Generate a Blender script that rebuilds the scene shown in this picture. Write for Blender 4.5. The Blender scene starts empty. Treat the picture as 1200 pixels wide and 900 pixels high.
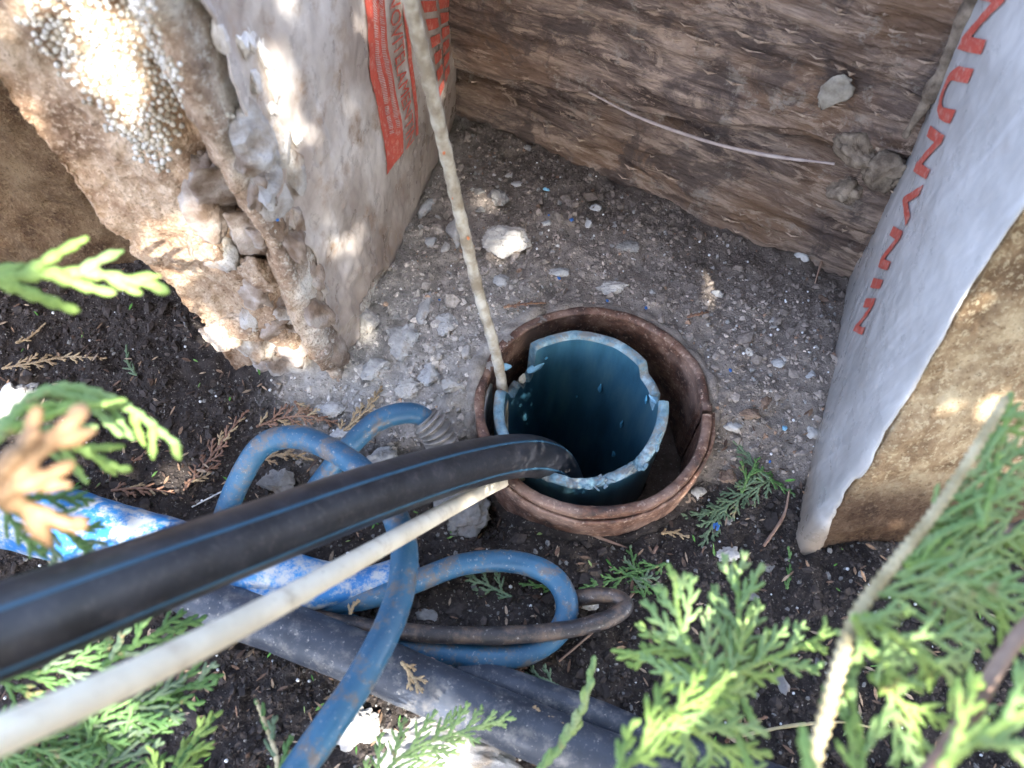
import bpy, math, random
import numpy as np
from mathutils import Vector, Matrix

scene = bpy.context.scene
COL = scene.collection
R = math.radians
rng = np.random.default_rng(7)
random.seed(7)

# ------------------------------------------------------------------ camera
PITCH = R(60.0)
CAM = Vector((0.0, -0.36, 0.6235))
cd = bpy.data.cameras.new('camera'); cam = bpy.data.objects.new('camera', cd); COL.objects.link(cam)
cam.location = CAM
cam.rotation_euler = (math.pi/2 - PITCH, 0, 0)
cd.sensor_width = 36.0; cd.lens = 27.0
cd.clip_start = 0.01; cd.clip_end = 500
cd.dof.use_dof = True; cd.dof.focus_distance = 0.70; cd.dof.aperture_fstop = 6.5
scene.camera = cam

# ------------------------------------------------------------------ light
SUN = Vector((0.30, -0.62, 0.73)).normalized()
w = bpy.data.worlds.new('World'); scene.world = w; w.use_nodes = True
nt = w.node_tree; bg = nt.nodes['Background']
sky = nt.nodes.new('ShaderNodeTexSky'); sky.sky_type = 'NISHITA'; sky.sun_disc = False
sky.sun_elevation = math.asin(SUN.z); sky.sun_rotation = math.atan2(SUN.x, SUN.y)
sky.air_density = 0.7; sky.dust_density = 4.0; sky.ozone_density = 0.0
nt.links.new(sky.outputs[0], bg.inputs[0]); bg.inputs[1].default_value = 0.15
sl = bpy.data.lights.new('sun', 'SUN'); sl.energy = 2.0; sl.angle = R(0.5); sl.color = (1.0, 0.95, 0.87)
so = bpy.data.objects.new('sun', sl); COL.objects.link(so)
so.rotation_euler = SUN.to_track_quat('Z', 'Y').to_euler(); so.location = (1, -1, 3)
scene.view_settings.view_transform = 'Standard'; scene.view_settings.look = 'None'
scene.view_settings.exposure = 3.42; scene.view_settings.gamma = 1.0
scene.cycles.max_bounces = 6; scene.cycles.use_denoising = True

# ------------------------------------------------------------------ photo rays
FW = Vector((0, math.cos(PITCH), -math.sin(PITCH))); UP = Vector((0, math.sin(PITCH), math.cos(PITCH)))
def ray(px, py):
    return Vector((1, 0, 0))*((px-600)/900.0) + UP*((450-py)/900.0) + FW
def W(px, py, d=None, z=None):
    r = ray(px, py)
    if d is not None: return CAM + r*d
    return CAM + r*((z-CAM.z)/r.z)

# ------------------------------------------------------------------ noise
def _h(ix, iy, iz, s):
    n = (ix*374761393 + iy*668265263 + iz*2147483647 + s*1274126177) & 0xffffffff
    n = ((n ^ (n >> 13))*1274126177) & 0xffffffff
    n = ((n ^ (n >> 16))*2246822519) & 0xffffffff
    return ((n ^ (n >> 15)) & 0xffff)/65535.0
def vn(P, s=0):
    P = np.asarray(P, float); i = np.floor(P).astype(np.int64); f = P-i; f = f*f*(3-2*f); o = 0
    for a in (0, 1):
        for b in (0, 1):
            for c in (0, 1):
                wt = (f[..., 0] if a else 1-f[..., 0])*(f[..., 1] if b else 1-f[..., 1])*(f[..., 2] if c else 1-f[..., 2])
                o = o+wt*_h(i[..., 0]+a, i[..., 1]+b, i[..., 2]+c, s)
    return o*2-1
def fbm(P, sc, octv=4, s=0, g=0.5):
    P = np.asarray(P, float)*sc; a = 1; o = 0; t = 0
    for k in range(octv):
        o = o+a*vn(P+17.3*k, s+k); t += a; a *= g; P = P*2.03
    return o/t
def ss(x, a, b):
    t = np.clip((x-a)/(b-a), 0, 1); return t*t*(3-2*t)

# ------------------------------------------------------------------ mesh helpers
def m_needs_tint(m): return any(n.type == 'VERTEX_COLOR' for n in m.node_tree.nodes)
def mk(name, V, F, mat, parent=None, smooth=True, col=None, tag=None):
    me = bpy.data.meshes.new(name)
    V = np.asarray(V, float)
    if isinstance(F, np.ndarray):
        n, k = F.shape
        me.vertices.add(len(V)); me.vertices.foreach_set('co', V.ravel())
        me.loops.add(n*k); me.loops.foreach_set('vertex_index', F.ravel().astype(np.int32))
        me.polygons.add(n); me.polygons.foreach_set('loop_start', np.arange(0, n*k, k, dtype=np.int32))
        me.update(calc_edges=True)
    else:
        me.from_pydata([tuple(v) for v in V], [], F)
    me.validate()
    me.polygons.foreach_set('use_smooth', np.full(len(me.polygons), smooth))
    if col is None and m_needs_tint(mat): col = 1.0
    if col is not None:
        at = me.color_attributes.new('tint', 'FLOAT_COLOR', 'POINT')
        c = np.ones((len(V), 4)); c[:, :3] = col; at.data.foreach_set('color', c.ravel())
    me.materials.append(mat)
    o = bpy.data.objects.new(name, me); COL.objects.link(o)
    if parent is not None: o.parent = parent; o.matrix_parent_inverse = Matrix.Translation(parent.location).inverted() if parent.type == 'EMPTY' else Matrix()
    return o
def empty(name, loc=(0, 0, 0)):
    e = bpy.data.objects.new(name, None); COL.objects.link(e); e.location = loc; e.empty_display_size = 0.02
    return e
def tag(o, label=None, cat=None, group=None, kind=None):
    if label: o['label'] = label
    if cat: o['category'] = cat
    if group: o['group'] = group
    if kind: o['kind'] = kind
    return o
def grid_faces(m, n, wrap=False):
    i, j = np.meshgrid(np.arange(m-1), np.arange(n if wrap else n-1), indexing='ij')
    j2 = (j+1) % n
    return np.stack([i*n+j, i*n+j2, (i+1)*n+j2, (i+1)*n+j], -1).reshape(-1, 4)
def smooth_path(P, n):
    P = [np.array(p, float) for p in P]
    P = [2*P[0]-P[1]]+P+[2*P[-1]-P[-2]]
    out = []
    L = [np.linalg.norm(P[i+1]-P[i]) for i in range(1, len(P)-2)]; T = sum(L)
    for k in range(1, len(P)-2):
        m = max(2, int(round(n*L[k-1]/T)))
        for q in range(m):
            t = q/m; a, b, c, d = P[k-1:k+3]
            out.append(0.5*((2*b)+(-a+c)*t+(2*a-5*b+4*c-d)*t*t+(-a+3*b-3*c+d)*t**3))
    out.append(P[-2]); return np.array(out)
def frames(C, up0):
    T = np.gradient(C, axis=0); T /= np.linalg.norm(T, axis=1)[:, None]
    N = np.zeros_like(C); u = np.array(up0, float)
    for i in range(len(C)):
        u = u-T[i]*np.dot(u, T[i]); u /= np.linalg.norm(u); N[i] = u
    return T, N, np.cross(T, N)
def tube(P, r, n=60, k=20, up=(0, 0, 1), rough=0.0, rs=60, seed=0, oval=1.0, taper=None, raw=False):
    C = P if raw else smooth_path(P, n)
    T, N, B = frames(C, up)
    rr = np.interp(np.linspace(0, 1, len(C)), np.linspace(0, 1, len(np.atleast_1d(r))), np.atleast_1d(r))
    th = np.linspace(0, 2*math.pi, k, endpoint=False)
    V = C[:, None, :]+rr[:, None, None]*(np.cos(th)[None, :, None]*N[:, None, :]+oval*np.sin(th)[None, :, None]*B[:, None, :])
    if rough:
        D = V-C[:, None, :]; D /= np.linalg.norm(D, axis=2)[..., None]
        V = V+D*(fbm(V, rs, 3, seed)*rough)[..., None]
    m = len(C); F = grid_faces(m, k, True)
    V = V.reshape(-1, 3)
    V = np.vstack([V, C[0], C[-1]]); a, b = len(V)-2, len(V)-1
    F = [tuple(f) for f in F]+[(a, (j+1) % k, j) for j in range(k)]+[(b, (m-1)*k+j, (m-1)*k+(j+1) % k) for j in range(k)]
    return V, F
def strip(P, r, a0, a1, n=60, up=(0, 0, 1), k=5):
    C = smooth_path(P, n); T, N, B = frames(C, up)
    rr = np.interp(np.linspace(0, 1, len(C)), np.linspace(0, 1, len(np.atleast_1d(r))), np.atleast_1d(r))
    th = np.linspace(a0, a1, k)
    top = C[:, None]+rr[:, None, None]*1.018*(np.cos(th)[None, :, None]*N[:, None]+np.sin(th)[None, :, None]*B[:, None])
    bot = C[:, None]+rr[:, None, None]*0.98*(np.cos(th)[None, ::-1, None]*N[:, None]+np.sin(th)[None, ::-1, None]*B[:, None])
    V = np.concatenate([top, bot], 1); return V.reshape(-1, 3), grid_faces(len(C), 2*k, True)

ICO = {}
def ico(n):
    if n in ICO: return ICO[n]
    import bmesh
    bm = bmesh.new(); bmesh.ops.create_icosphere(bm, subdivisions=n, radius=1)
    V = np.array([v.co[:] for v in bm.verts]); F = np.array([[v.index for v in f.verts] for f in bm.faces]); bm.free()
    ICO[n] = (V, F); return ICO[n]
def rock(dims, seed, sub=4, cuts=11, rough=0.06, soft=0.0):
    r = np.random.default_rng(seed); V, F = ico(sub); V = V.copy()
    for _ in range(cuts):
        d = r.normal(size=3); d /= np.linalg.norm(d); c = r.uniform(0.5, 0.86)
        e = V@d-c; V -= np.where(e > 0, e*(1-soft), 0)[:, None]*d
    nr = V/np.linalg.norm(V, axis=1)[:, None]
    V = V+nr*(fbm(V+seed*3.1, 2.2, 5, seed)*rough*2.2)[:, None]+nr*(fbm(V+seed, 9, 3, seed+9)*rough*0.6)[:, None]
    return V*np.array(dims), F

# ------------------------------------------------------------------ materials
def mat(name, build):
    m = bpy.data.materials.new(name); m.use_nodes = True; t = m.node_tree
    b = t.nodes['Principled BSDF']; build(t, b, m); return m
def nd(t, typ, **kw):
    n = t.nodes.new(typ)
    for k, v in kw.items():
        if k in n.inputs: n.inputs[k].default_value = v
        else: setattr(n, k, v)
    return n
def noise(t, scale, detail=8, rough=0.6, vec=None, dist=0.0):
    n = nd(t, 'ShaderNodeTexNoise'); n.inputs['Scale'].default_value = scale; n.inputs['Detail'].default_value = detail
    n.inputs['Roughness'].default_value = rough; n.inputs['Distortion'].default_value = dist
    if vec is None: vec = nd(t, 'ShaderNodeTexCoord').outputs['Object']
    t.links.new(vec, n.inputs['Vector']); return n.outputs['Fac']
def ramp(t, fac, stops):
    r = nd(t, 'ShaderNodeValToRGB'); e = r.color_ramp.elements
    while len(e) < len(stops): e.new(0.5)
    for k, (p, c) in enumerate(stops):
        e[k].position = p; e[k].color = (c[0], c[1], c[2], 1) if hasattr(c, '__len__') else (c, c, c, 1)
    t.links.new(fac, r.inputs[0]); return r.outputs[0]
def mix(t, fac, a, b, mode='MIX'):
    n = nd(t, 'ShaderNodeMix'); n.data_type = 'RGBA'; n.blend_type = mode
    for s, v in ((0, fac), (6, a), (7, b)):
        if isinstance(v, bpy.types.NodeSocket): t.links.new(v, n.inputs[s])
        else: n.inputs[s].default_value = v if not hasattr(v, '__len__') else (*v[:3], 1)
    return n.outputs[2]
def bump(t, b, h, strength, dist, prev=None):
    n = nd(t, 'ShaderNodeBump'); n.inputs['Strength'].default_value = strength; n.inputs['Distance'].default_value = dist
    t.links.new(h, n.inputs['Height'])
    if prev is not None: t.links.new(prev, n.inputs['Normal'])
    if b is not None: t.links.new(n.outputs[0], b.inputs['Normal'])
    return n.outputs[0]
def scaled(t, sx, sy, sz, rot=None):
    m = nd(t, 'ShaderNodeMapping'); m.inputs['Scale'].default_value = (sx, sy, sz)
    if rot: m.inputs['Rotation'].default_value = rot
    t.links.new(nd(t, 'ShaderNodeTexCoord').outputs['Object'], m.inputs['Vector']); return m.outputs[0]
def tinted(t):
    n = nd(t, 'ShaderNodeVertexColor'); n.layer_name = 'tint'; return n.outputs[0]

def basic(name, stops, sc, rough=0.8, bs=0.5, bsc=None, bd=0.001, spec=0.3, extra=None, detail=8, tint=False):
    def f(t, b, m):
        c = ramp(t, noise(t, sc, detail), stops)
        if extra:
            for (s2, lo, hi, colr) in extra:
                c = mix(t, ramp(t, noise(t, s2, 6, 0.65), [(lo, 0), (hi, 1)]), c, colr)
        if tint: c = mix(t, 1.0, c, tinted(t), 'MULTIPLY')
        t.links.new(c, b.inputs['Base Color']); b.inputs['Roughness'].default_value = rough
        b.inputs['Specular IOR Level'].default_value = spec
        bump(t, b, noise(t, bsc or sc*3, 6, 0.65), bs, bd)
    return mat(name, f)

def f_soil(t, b, m):
    c = mix(t, 1.0, ramp(t, noise(t, 90, 10, 0.7), [(0.38, 0.7), (0.5, 1.0), (0.62, 1.25)]), tinted(t), 'MULTIPLY')
    c = mix(t, ramp(t, noise(t, 420, 3, 0.5), [(0.63, 0), (0.7, 0.6)]), c, (0.42, 0.38, 0.33))
    t.links.new(c, b.inputs['Base Color']); b.inputs['Roughness'].default_value = 0.9; b.inputs['Specular IOR Level'].default_value = 0.25
    n1 = bump(t, None, noise(t, 130, 8, 0.7), 0.9, 0.006); bump(t, b, noise(t, 600, 5, 0.7), 0.8, 0.0015, n1)
M_soil = mat('soil', f_soil)
def f_tint(rough, sc=300, spec=0.3, bs=0.5):
    def f(t, b, m):
        c = mix(t, 1.0, ramp(t, noise(t, sc, 6), [(0.3, 0.6), (0.7, 1.3)]), tinted(t), 'MULTIPLY')
        t.links.new(c, b.inputs['Base Color']); b.inputs['Roughness'].default_value = rough; b.inputs['Specular IOR Level'].default_value = spec
        bump(t, b, noise(t, sc*2, 5), bs, 0.0008)
    return f
M_gravel = mat('crushed mortar crumbs', f_tint(0.85))
M_bead = mat('polystyrene bead', lambda t, b, m: (b.inputs['Base Color'].__setattr__('default_value', (0.82, 0.80, 0.76, 1)), b.inputs['Roughness'].__setattr__('default_value', 0.45)))
M_beadv = mat('dusty polystyrene bead', f_tint(0.5, 200, 0.4, 0.2))

def f_foam(t, b, m):   # beige brown crumbly foam concrete
    c = ramp(t, noise(t, 22, 10, 0.68), [(0.37, (0.17, 0.11, 0.075)), (0.46, (0.32, 0.225, 0.16)), (0.54, (0.44, 0.335, 0.25)), (0.64, (0.60, 0.50, 0.40))])
    c = mix(t, ramp(t, noise(t, 240, 5, 0.7), [(0.53, 0), (0.60, 0.7)]), c, (0.62, 0.53, 0.43))
    c = mix(t, ramp(t, noise(t, 300, 4, 0.6, dist=0.3), [(0.34, 0.6), (0.42, 0)]), c, (0.14, 0.085, 0.05))
    c = mix(t, 1.0, c, tinted(t), 'MULTIPLY')
    t.links.new(c, b.inputs['Base Color']); b.inputs['Roughness'].default_value = 0.85; b.inputs['Specular IOR Level'].default_value = 0.25
    v = nd(t, 'ShaderNodeTexVoronoi'); v.inputs['Scale'].default_value = 330; t.links.new(nd(t, 'ShaderNodeTexCoord').outputs['Object'], v.inputs['Vector'])
    n1 = bump(t, None, noise(t, 60, 10, 0.75), 1.0, 0.006); n2 = bump(t, None, v.outputs['Distance'], 0.6, 0.0018, n1); bump(t, b, noise(t, 500, 4), 0.8, 0.0014, n2)
M_foam = mat('beige foam concrete', f_foam)

def f_film(cols, mud, lo, hi):
    def f(t, b, m):
        c = ramp(t, noise(t, 14, 8, 0.6), cols)
        mk_ = ramp(t, noise(t, 30, 10, 0.7), [(lo, 0), (hi, 1)])
        c = mix(t, mk_, c, mud)
        st = scaled(t, 90, 90, 9)
        c = mix(t, ramp(t, noise(t, 1.0, 4, 0.5, st), [(0.56, 0), (0.70, 0.3)]), c, (0.74, 0.74, 0.75))
        c = mix(t, 1.0, c, tinted(t), 'MULTIPLY')
        t.links.new(c, b.inputs['Base Color'])
        t.links.new(ramp(t, noise(t, 40, 6), [(0.35, 0.22), (0.65, 0.45)]), b.inputs['Roughness'])
        b.inputs['Specular IOR Level'].default_value = 0.5; b.inputs['Coat Weight'].default_value = 0.25; b.inputs['Coat Roughness'].default_value = 0.2
        n1 = bump(t, None, noise(t, 1.0, 4, 0.5, scaled(t, 34, 34, 16, (0.3, 0.2, 0))), 0.30, 0.004)
        n2 = bump(t, None, noise(t, 1.0, 5, 0.6, scaled(t, 230, 230, 50, (0.25, 0.1, 0))), 0.12, 0.0012, n1)
        bump(t, b, noise(t, 700, 3), 0.12, 0.0006, n2)
    return f
M_filmL = mat('dusty clear plastic film', f_film([(0.38, (0.36, 0.31, 0.28)), (0.5, (0.49, 0.45, 0.42)), (0.62, (0.62, 0.59, 0.57))], (0.33, 0.25, 0.19), 0.53, 0.66))
M_filmR = mat('clean grey plastic film', f_film([(0.38, (0.40, 0.39, 0.38)), (0.5, (0.465, 0.455, 0.445)), (0.62, (0.54, 0.53, 0.52))], (0.44, 0.41, 0.39), 0.60, 0.75))
def f_red(t, b, m):
    c = ramp(t, noise(t, 120, 8, 0.7), [(0.38, (0.62, 0.24, 0.19)), (0.48, (0.55, 0.085, 0.055)), (0.56, (0.58, 0.12, 0.09)), (0.64, (0.60, 0.32, 0.27))])
    t.links.new(c, b.inputs['Base Color']); b.inputs['Roughness'].default_value = 0.45
M_red = mat('worn red ink', f_red)
M_pale = basic('pale film lettering', [(0.3, (0.58, 0.36, 0.34)), (0.7, (0.68, 0.58, 0.55))], 150, 0.5, 0.1)

def f_wood(dark):
    def f(t, b, m):
        v = scaled(t, 9, 60, 60, (0, -0.06, 0))
        g = noise(t, 1.0, 12, 0.72, v, 0.6)
        c = ramp(t, g, [(0.36, (0.040, 0.027, 0.021)), (0.44, (0.11, 0.080, 0.065)), (0.51, (0.19, 0.145, 0.118)), (0.58, (0.33, 0.255, 0.20)), (0.66, (0.50, 0.40, 0.31))])
        c = mix(t, ramp(t, noise(t, 9, 5, 0.6), [(0.46, 0), (0.62, 0.6)]), c, (0.24, 0.145, 0.08))
        c = mix(t, ramp(t, noise(t, 1.0, 9, 0.75, scaled(t, 18, 60, 60), 0.8), [(0.53, 0), (0.59, 0.85)]), c, (0.40, 0.31, 0.235))
        c = mix(t, ramp(t, noise(t, 16, 8, 0.7, dist=1.0), [(0.52, 0), (0.60, 0.75)]), c, (0.075, 0.06, 0.055))
        c = mix(t, ramp(t, noise(t, 28, 10, 0.75), [(0.56, 0), (0.63, 0.6)]), c, (0.36, 0.33, 0.28))
        c = mix(t, 1.0, c, (dark*0.96, dark*0.92, dark*0.92), 'MULTIPLY')
        t.links.new(c, b.inputs['Base Color']); b.inputs['Roughness'].default_value = 0.8; b.inputs['Specular IOR Level'].default_value = 0.25
        n1 = bump(t, None, g, 1.0, 0.006); bump(t, b, noise(t, 1.0, 6, 0.6, scaled(t, 60, 500, 600)), 0.8, 0.0015, n1)
    return f
M_wood = mat('rotten grey brown wood', f_wood(1.0)); M_wood2 = mat('darker rotten wood', f_wood(0.8))  # second wood is the same mix, only multiplied darker
M_splint = basic('pale wood splinter', [(0.3, (0.16, 0.11, 0.08)), (0.7, (0.46, 0.35, 0.26))], 200, 0.8)
M_mud = basic('dried mud', [(0.38, (0.10, 0.075, 0.055)), (0.62, (0.30, 0.24, 0.18))], 70, 0.95, 0.8, bd=0.003)
M_plast = basic('grey mortar smear', [(0.38, (0.20, 0.175, 0.14)), (0.62, (0.34, 0.31, 0.26))], 90, 0.9, 0.6)

def f_rust(t, b, m):
    c = ramp(t, noise(t, 45, 12, 0.72), [(0.38, (0.035, 0.020, 0.016)), (0.46, (0.08, 0.038, 0.026)), (0.54, (0.145, 0.070, 0.044)), (0.63, (0.24, 0.15, 0.105))])
    c = mix(t, ramp(t, noise(t, 20, 8, 0.6), [(0.50, 0), (0.62, 0.6)]), c, (0.30, 0.20, 0.155))
    c = mix(t, ramp(t, noise(t, 260, 5, 0.6), [(0.57, 0), (0.65, 0.7)]), c, (0.42, 0.30, 0.23))
    t.links.new(c, b.inputs['Base Color']); b.inputs['Roughness'].default_value = 0.62
    n1 = bump(t, None, noise(t, 70, 10, 0.7), 0.7, 0.003); bump(t, b, noise(t, 420, 5, 0.7), 0.5, 0.001, n1)
M_rust = mat('rusty steel', f_rust)
def f_blue_in(t, b, m):
    c = ramp(t, noise(t, 1.0, 8, 0.6, scaled(t, 45, 45, 8)), [(0.38, (0.025, 0.085, 0.135)), (0.5, (0.04, 0.13, 0.20)), (0.64, (0.08, 0.18, 0.23))])
    c = mix(t, ramp(t, noise(t, 60, 9, 0.7), [(0.60, 0), (0.75, 0.5)]), c, (0.08, 0.10, 0.09))
    t.links.new(c, b.inputs['Base Color']); b.inputs['Roughness'].default_value = 0.32
    bump(t, b, noise(t, 160, 5), 0.15, 0.001)
M_blue_in = mat('wet blue pipe wall', f_blue_in)
def f_blue_edge(t, b, m):
    c = ramp(t, noise(t, 70, 8, 0.65), [(0.38, (0.08, 0.16, 0.21)), (0.5, (0.16, 0.28, 0.34)), (0.62, (0.32, 0.42, 0.46))])
    c = mix(t, ramp(t, noise(t, 80, 9, 0.75), [(0.46, 0), (0.56, 0.9)]), c, (0.20, 0.20, 0.185))
    t.links.new(c, b.inputs['Base Color']); b.inputs['Roughness'].default_value = 0.55
    bump(t, b, noise(t, 300, 6), 0.5, 0.001)
M_blue_edge = mat('broken blue plastic edge', f_blue_edge)
M_blue_chip = basic('light blue plastic chip', [(0.3, (0.14, 0.34, 0.50)), (0.7, (0.34, 0.58, 0.72))], 90, 0.5)
M_palefleck = basic('wet blue scrape', [(0.3, (0.07, 0.30, 0.48)), (0.7, (0.14, 0.42, 0.60))], 150, 0.4)

def f_blackhose(t, b, m):
    c = ramp(t, noise(t, 40, 8, 0.65), [(0.38, (0.010, 0.011, 0.014)), (0.62, (0.026, 0.027, 0.033))])
    c = mix(t, ramp(t, noise(t, 190, 8, 0.75), [(0.52, 0), (0.66, 0.4)]), c, (0.10, 0.085, 0.08))
    t.links.new(c, b.inputs['Base Color']); b.inputs['Roughness'].default_value = 0.42
    bump(t, b, noise(t, 400, 5), 0.25, 0.0005)
M_hose = mat('black polyethylene', f_blackhose)
M_stripe = basic('blue stripe', [(0.3, (0.028, 0.075, 0.12)), (0.7, (0.045, 0.11, 0.17))], 60, 0.4, 0.1)
def f_bluehose(c0, c1, dirt, lo, hi):
    def f(t, b, m):
        c = ramp(t, noise(t, 30, 6, 0.6), [(0.3, c0), (0.7, c1)])
        c = mix(t, ramp(t, noise(t, 60, 10, 0.75), [(lo, 0), (hi, 0.85)]), c, dirt)
        c = mix(t, ramp(t, noise(t, 330, 6, 0.7), [(0.60, 0), (0.70, 0.8)]), c, (0.40, 0.38, 0.34))
        t.links.new(c, b.inputs['Base Color']); t.links.new(ramp(t, noise(t, 70, 6), [(0.4, 0.33), (0.6, 0.6)]), b.inputs['Roughness'])
        bump(t, b, noise(t, 220, 7, 0.7), 0.3, 0.0008)
    return f
M_bhose = mat('scuffed blue hose rubber', f_bluehose((0.018, 0.075, 0.145), (0.032, 0.13, 0.23), (0.14, 0.115, 0.095), 0.50, 0.60))
M_bpipe = mat('bright blue pipe paint', f_bluehose((0.015, 0.11, 0.32), (0.03, 0.21, 0.46), (0.40, 0.40, 0.38), 0.47, 0.57))
M_bigblk = mat('dusty black pipe', f_bluehose((0.020, 0.026, 0.038), (0.048, 0.058, 0.080), (0.15, 0.145, 0.14), 0.51, 0.64))
M_dcable = mat('muddy dark cable', f_bluehose((0.022, 0.020, 0.022), (0.045, 0.040, 0.040), (0.13, 0.09, 0.065), 0.48, 0.60))
M_cream = basic('cream cable sheath', [(0.35, (0.62, 0.55, 0.42)), (0.65, (0.78, 0.72, 0.58))], 25, 0.45, 0.2, extra=[(60, 0.54, 0.75, (0.46, 0.38, 0.28)), (240, 0.64, 0.74, (0.3, 0.25, 0.2))])
M_rope = basic('dirty cream rope', [(0.38, (0.24, 0.20, 0.145)), (0.5, (0.38, 0.34, 0.27)), (0.62, (0.52, 0.49, 0.42))], 60, 0.8, 0.6, extra=[(50, 0.58, 0.7, (0.26, 0.22, 0.15))])
M_fleck = basic('red fleck', [(0.3, (0.45, 0.12, 0.05)), (0.7, (0.50, 0.22, 0.10))], 80)
M_ribs = basic('grey corrugated metal', [(0.3, (0.12, 0.11, 0.10)), (0.7, (0.32, 0.30, 0.28))], 80, 0.5)
def stone_mat(name, a, b_, e): return basic(name, [(0.3, a), (0.5, tuple((x+y)/2 for x, y in zip(a, b_))), (0.7, b_)], 60, 0.88, 0.8, 120, 0.003, extra=[(40, 0.56, 0.7, e), (350, 0.62, 0.7, (0.08, 0.07, 0.06))])
M_mortar = stone_mat('pale grey mortar', (0.27, 0.27, 0.27), (0.56, 0.56, 0.55), (0.34, 0.28, 0.22))
M_white = stone_mat('white mortar', (0.34, 0.32, 0.29), (0.54, 0.52, 0.49), (0.40, 0.33, 0.26))
M_grey = stone_mat('grey stone', (0.14, 0.135, 0.125), (0.30, 0.29, 0.28), (0.22, 0.18, 0.15))
M_brown = stone_mat('brown clay lump', (0.13, 0.085, 0.06), (0.28, 0.20, 0.15), (0.20, 0.16, 0.12))
M_leadblue = basic('blue plastic crumb', [(0.3, (0.02, 0.08, 0.30)), (0.7, (0.05, 0.20, 0.50))], 90, 0.4)

def leaf_mat(name, a, b_, tip, trans=0.35):
    def f(t, b, m):
        c = ramp(t, noise(t, 45, 5, 0.6), [(0.3, a), (0.7, b_)])
        c = mix(t, ramp(t, noise(t, 25, 4, 0.6), [(0.58, 0), (0.74, 0.7)]), c, tip)
        c = mix(t, ramp(t, noise(t, 600, 3, 0.6), [(0.3, 0.5), (0.55, 0)]), c, tuple(x*0.5 for x in a))
        c = mix(t, ramp(t, noise(t, 70, 4, 0.6), [(0.63, 0), (0.70, 0.6)]), c, (0.40, 0.26, 0.14))
        t.links.new(c, b.inputs['Base Color']); b.inputs['Roughness'].default_value = 0.5; b.inputs['Specular IOR Level'].default_value = 0.35
        bump(t, b, noise(t, 420, 4), 0.4, 0.0006)
        tr = nd(t, 'ShaderNodeBsdfTranslucent'); t.links.new(c, tr.inputs[0]); mx = nd(t, 'ShaderNodeMixShader'); mx.inputs[0].default_value = trans
        out = t.nodes['Material Output']; t.links.new(b.outputs[0], mx.inputs[1]); t.links.new(tr.outputs[0], mx.inputs[2]); t.links.new(mx.outputs[0], out.inputs[0])
    return mat(name, f)
M_leaf = leaf_mat('fresh thuja green', (0.25, 0.40, 0.09), (0.40, 0.55, 0.18), (0.54, 0.58, 0.26))
M_leafg = leaf_mat('light green thuja', (0.24, 0.40, 0.13), (0.40, 0.54, 0.23), (0.54, 0.58, 0.32))
M_leafd = leaf_mat('dusty green thuja', (0.09, 0.15, 0.08), (0.19, 0.26, 0.15), (0.24, 0.28, 0.17), 0.15)
M_leafk = leaf_mat('mid green thuja', (0.08, 0.18, 0.05), (0.15, 0.28, 0.09), (0.26, 0.33, 0.12), 0.25)
M_dead = leaf_mat('dry brown thuja', (0.16, 0.085, 0.055), (0.30, 0.17, 0.11), (0.42, 0.27, 0.16), 0.1)
M_tan = leaf_mat('dry tan thuja', (0.30, 0.20, 0.11), (0.50, 0.38, 0.22), (0.55, 0.45, 0.30), 0.15)
M_orange = leaf_mat('dry orange thuja', (0.42, 0.24, 0.12), (0.56, 0.38, 0.22), (0.60, 0.46, 0.28), 0.3)
M_stem = basic('yellow green twig bark', [(0.38, (0.34, 0.28, 0.15)), (0.62, (0.56, 0.48, 0.30))], 70, 0.7)
M_stemb = basic('brown twig bark', [(0.3, (0.20, 0.12, 0.09)), (0.7, (0.36, 0.25, 0.18))], 70, 0.8)
M_bark = basic('thuja trunk bark', [(0.3, (0.10, 0.07, 0.05)), (0.7, (0.22, 0.16, 0.12))], 30, 0.9)

# ------------------------------------------------------------------ ground
CX, CY, CZ = 0.071, -0.040, 0.035          # casing rim centre
def gh(x, y):
    x = np.asarray(x, float); y = np.asarray(y, float)
    back = 0.028*ss(y-0.35*np.minimum(x-0.05, 0)*-1, -0.13, -0.01)
    back = back*(1-0.8*ss(-x, 0.17, 0.26))
    P = np.stack([x, y, x*0], -1)
    h = back+0.012*fbm(P, 9, 4, 3)+0.008*fbm(P, 45, 4, 8)+0.0040*fbm(P, 150, 4, 12)
    dk = ss(-y-0.1*np.abs(x), 0.05, 0.12)              # lower dark soil in front
    h = h-0.006*dk
    r = np.hypot(x-CX, y-CY)
    h = np.where(r < 0.30, h+(0.0)*(1-ss(r, 0.1, 0.3)), h)
    # sunken spot left in front of the casing
    h = h-0.03*np.exp(-(((x+0.02)/0.035)**2+((y+0.125)/0.03)**2))
    return h
def G(px, py, lift=0.0):
    r = ray(px, py); t = (0.0-CAM.z)/r.z
    for _ in range(12):
        p = CAM+r*t; z = float(gh(p.x, p.y))+lift; t = (z-CAM.z)/r.z
    return CAM+r*t
def axis(c0, c1, step, far):
    a = list(np.arange(c0, c1, step)); s = step; x = c1
    while x < far: a.append(x); s *= 1.35; x += s
    a.append(far); s = step; x = c0-step
    L = []
    while x > -far: L.append(x); s *= 1.35; x -= s
    L.append(-far); return np.array(L[::-1]+a)
xs = axis(-0.62, 0.62, 0.0026, 60.0); ys = axis(-0.40, 0.62, 0.0026, 60.0)
X, Y = np.meshgrid(xs, ys, indexing='xy')
Z = gh(X, Y)
damp = (1-ss(np.hypot(X, Y), 0.9, 2.0)); Z = Z*damp
rr_ = np.hypot(X-CX, Y-CY); hole = rr_ < 0.0985
P3 = np.stack([X, Y, X*0], -1)
n1 = fbm(P3, 12, 5, 21); n2 = fbm(P3, 30, 4, 22)
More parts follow.
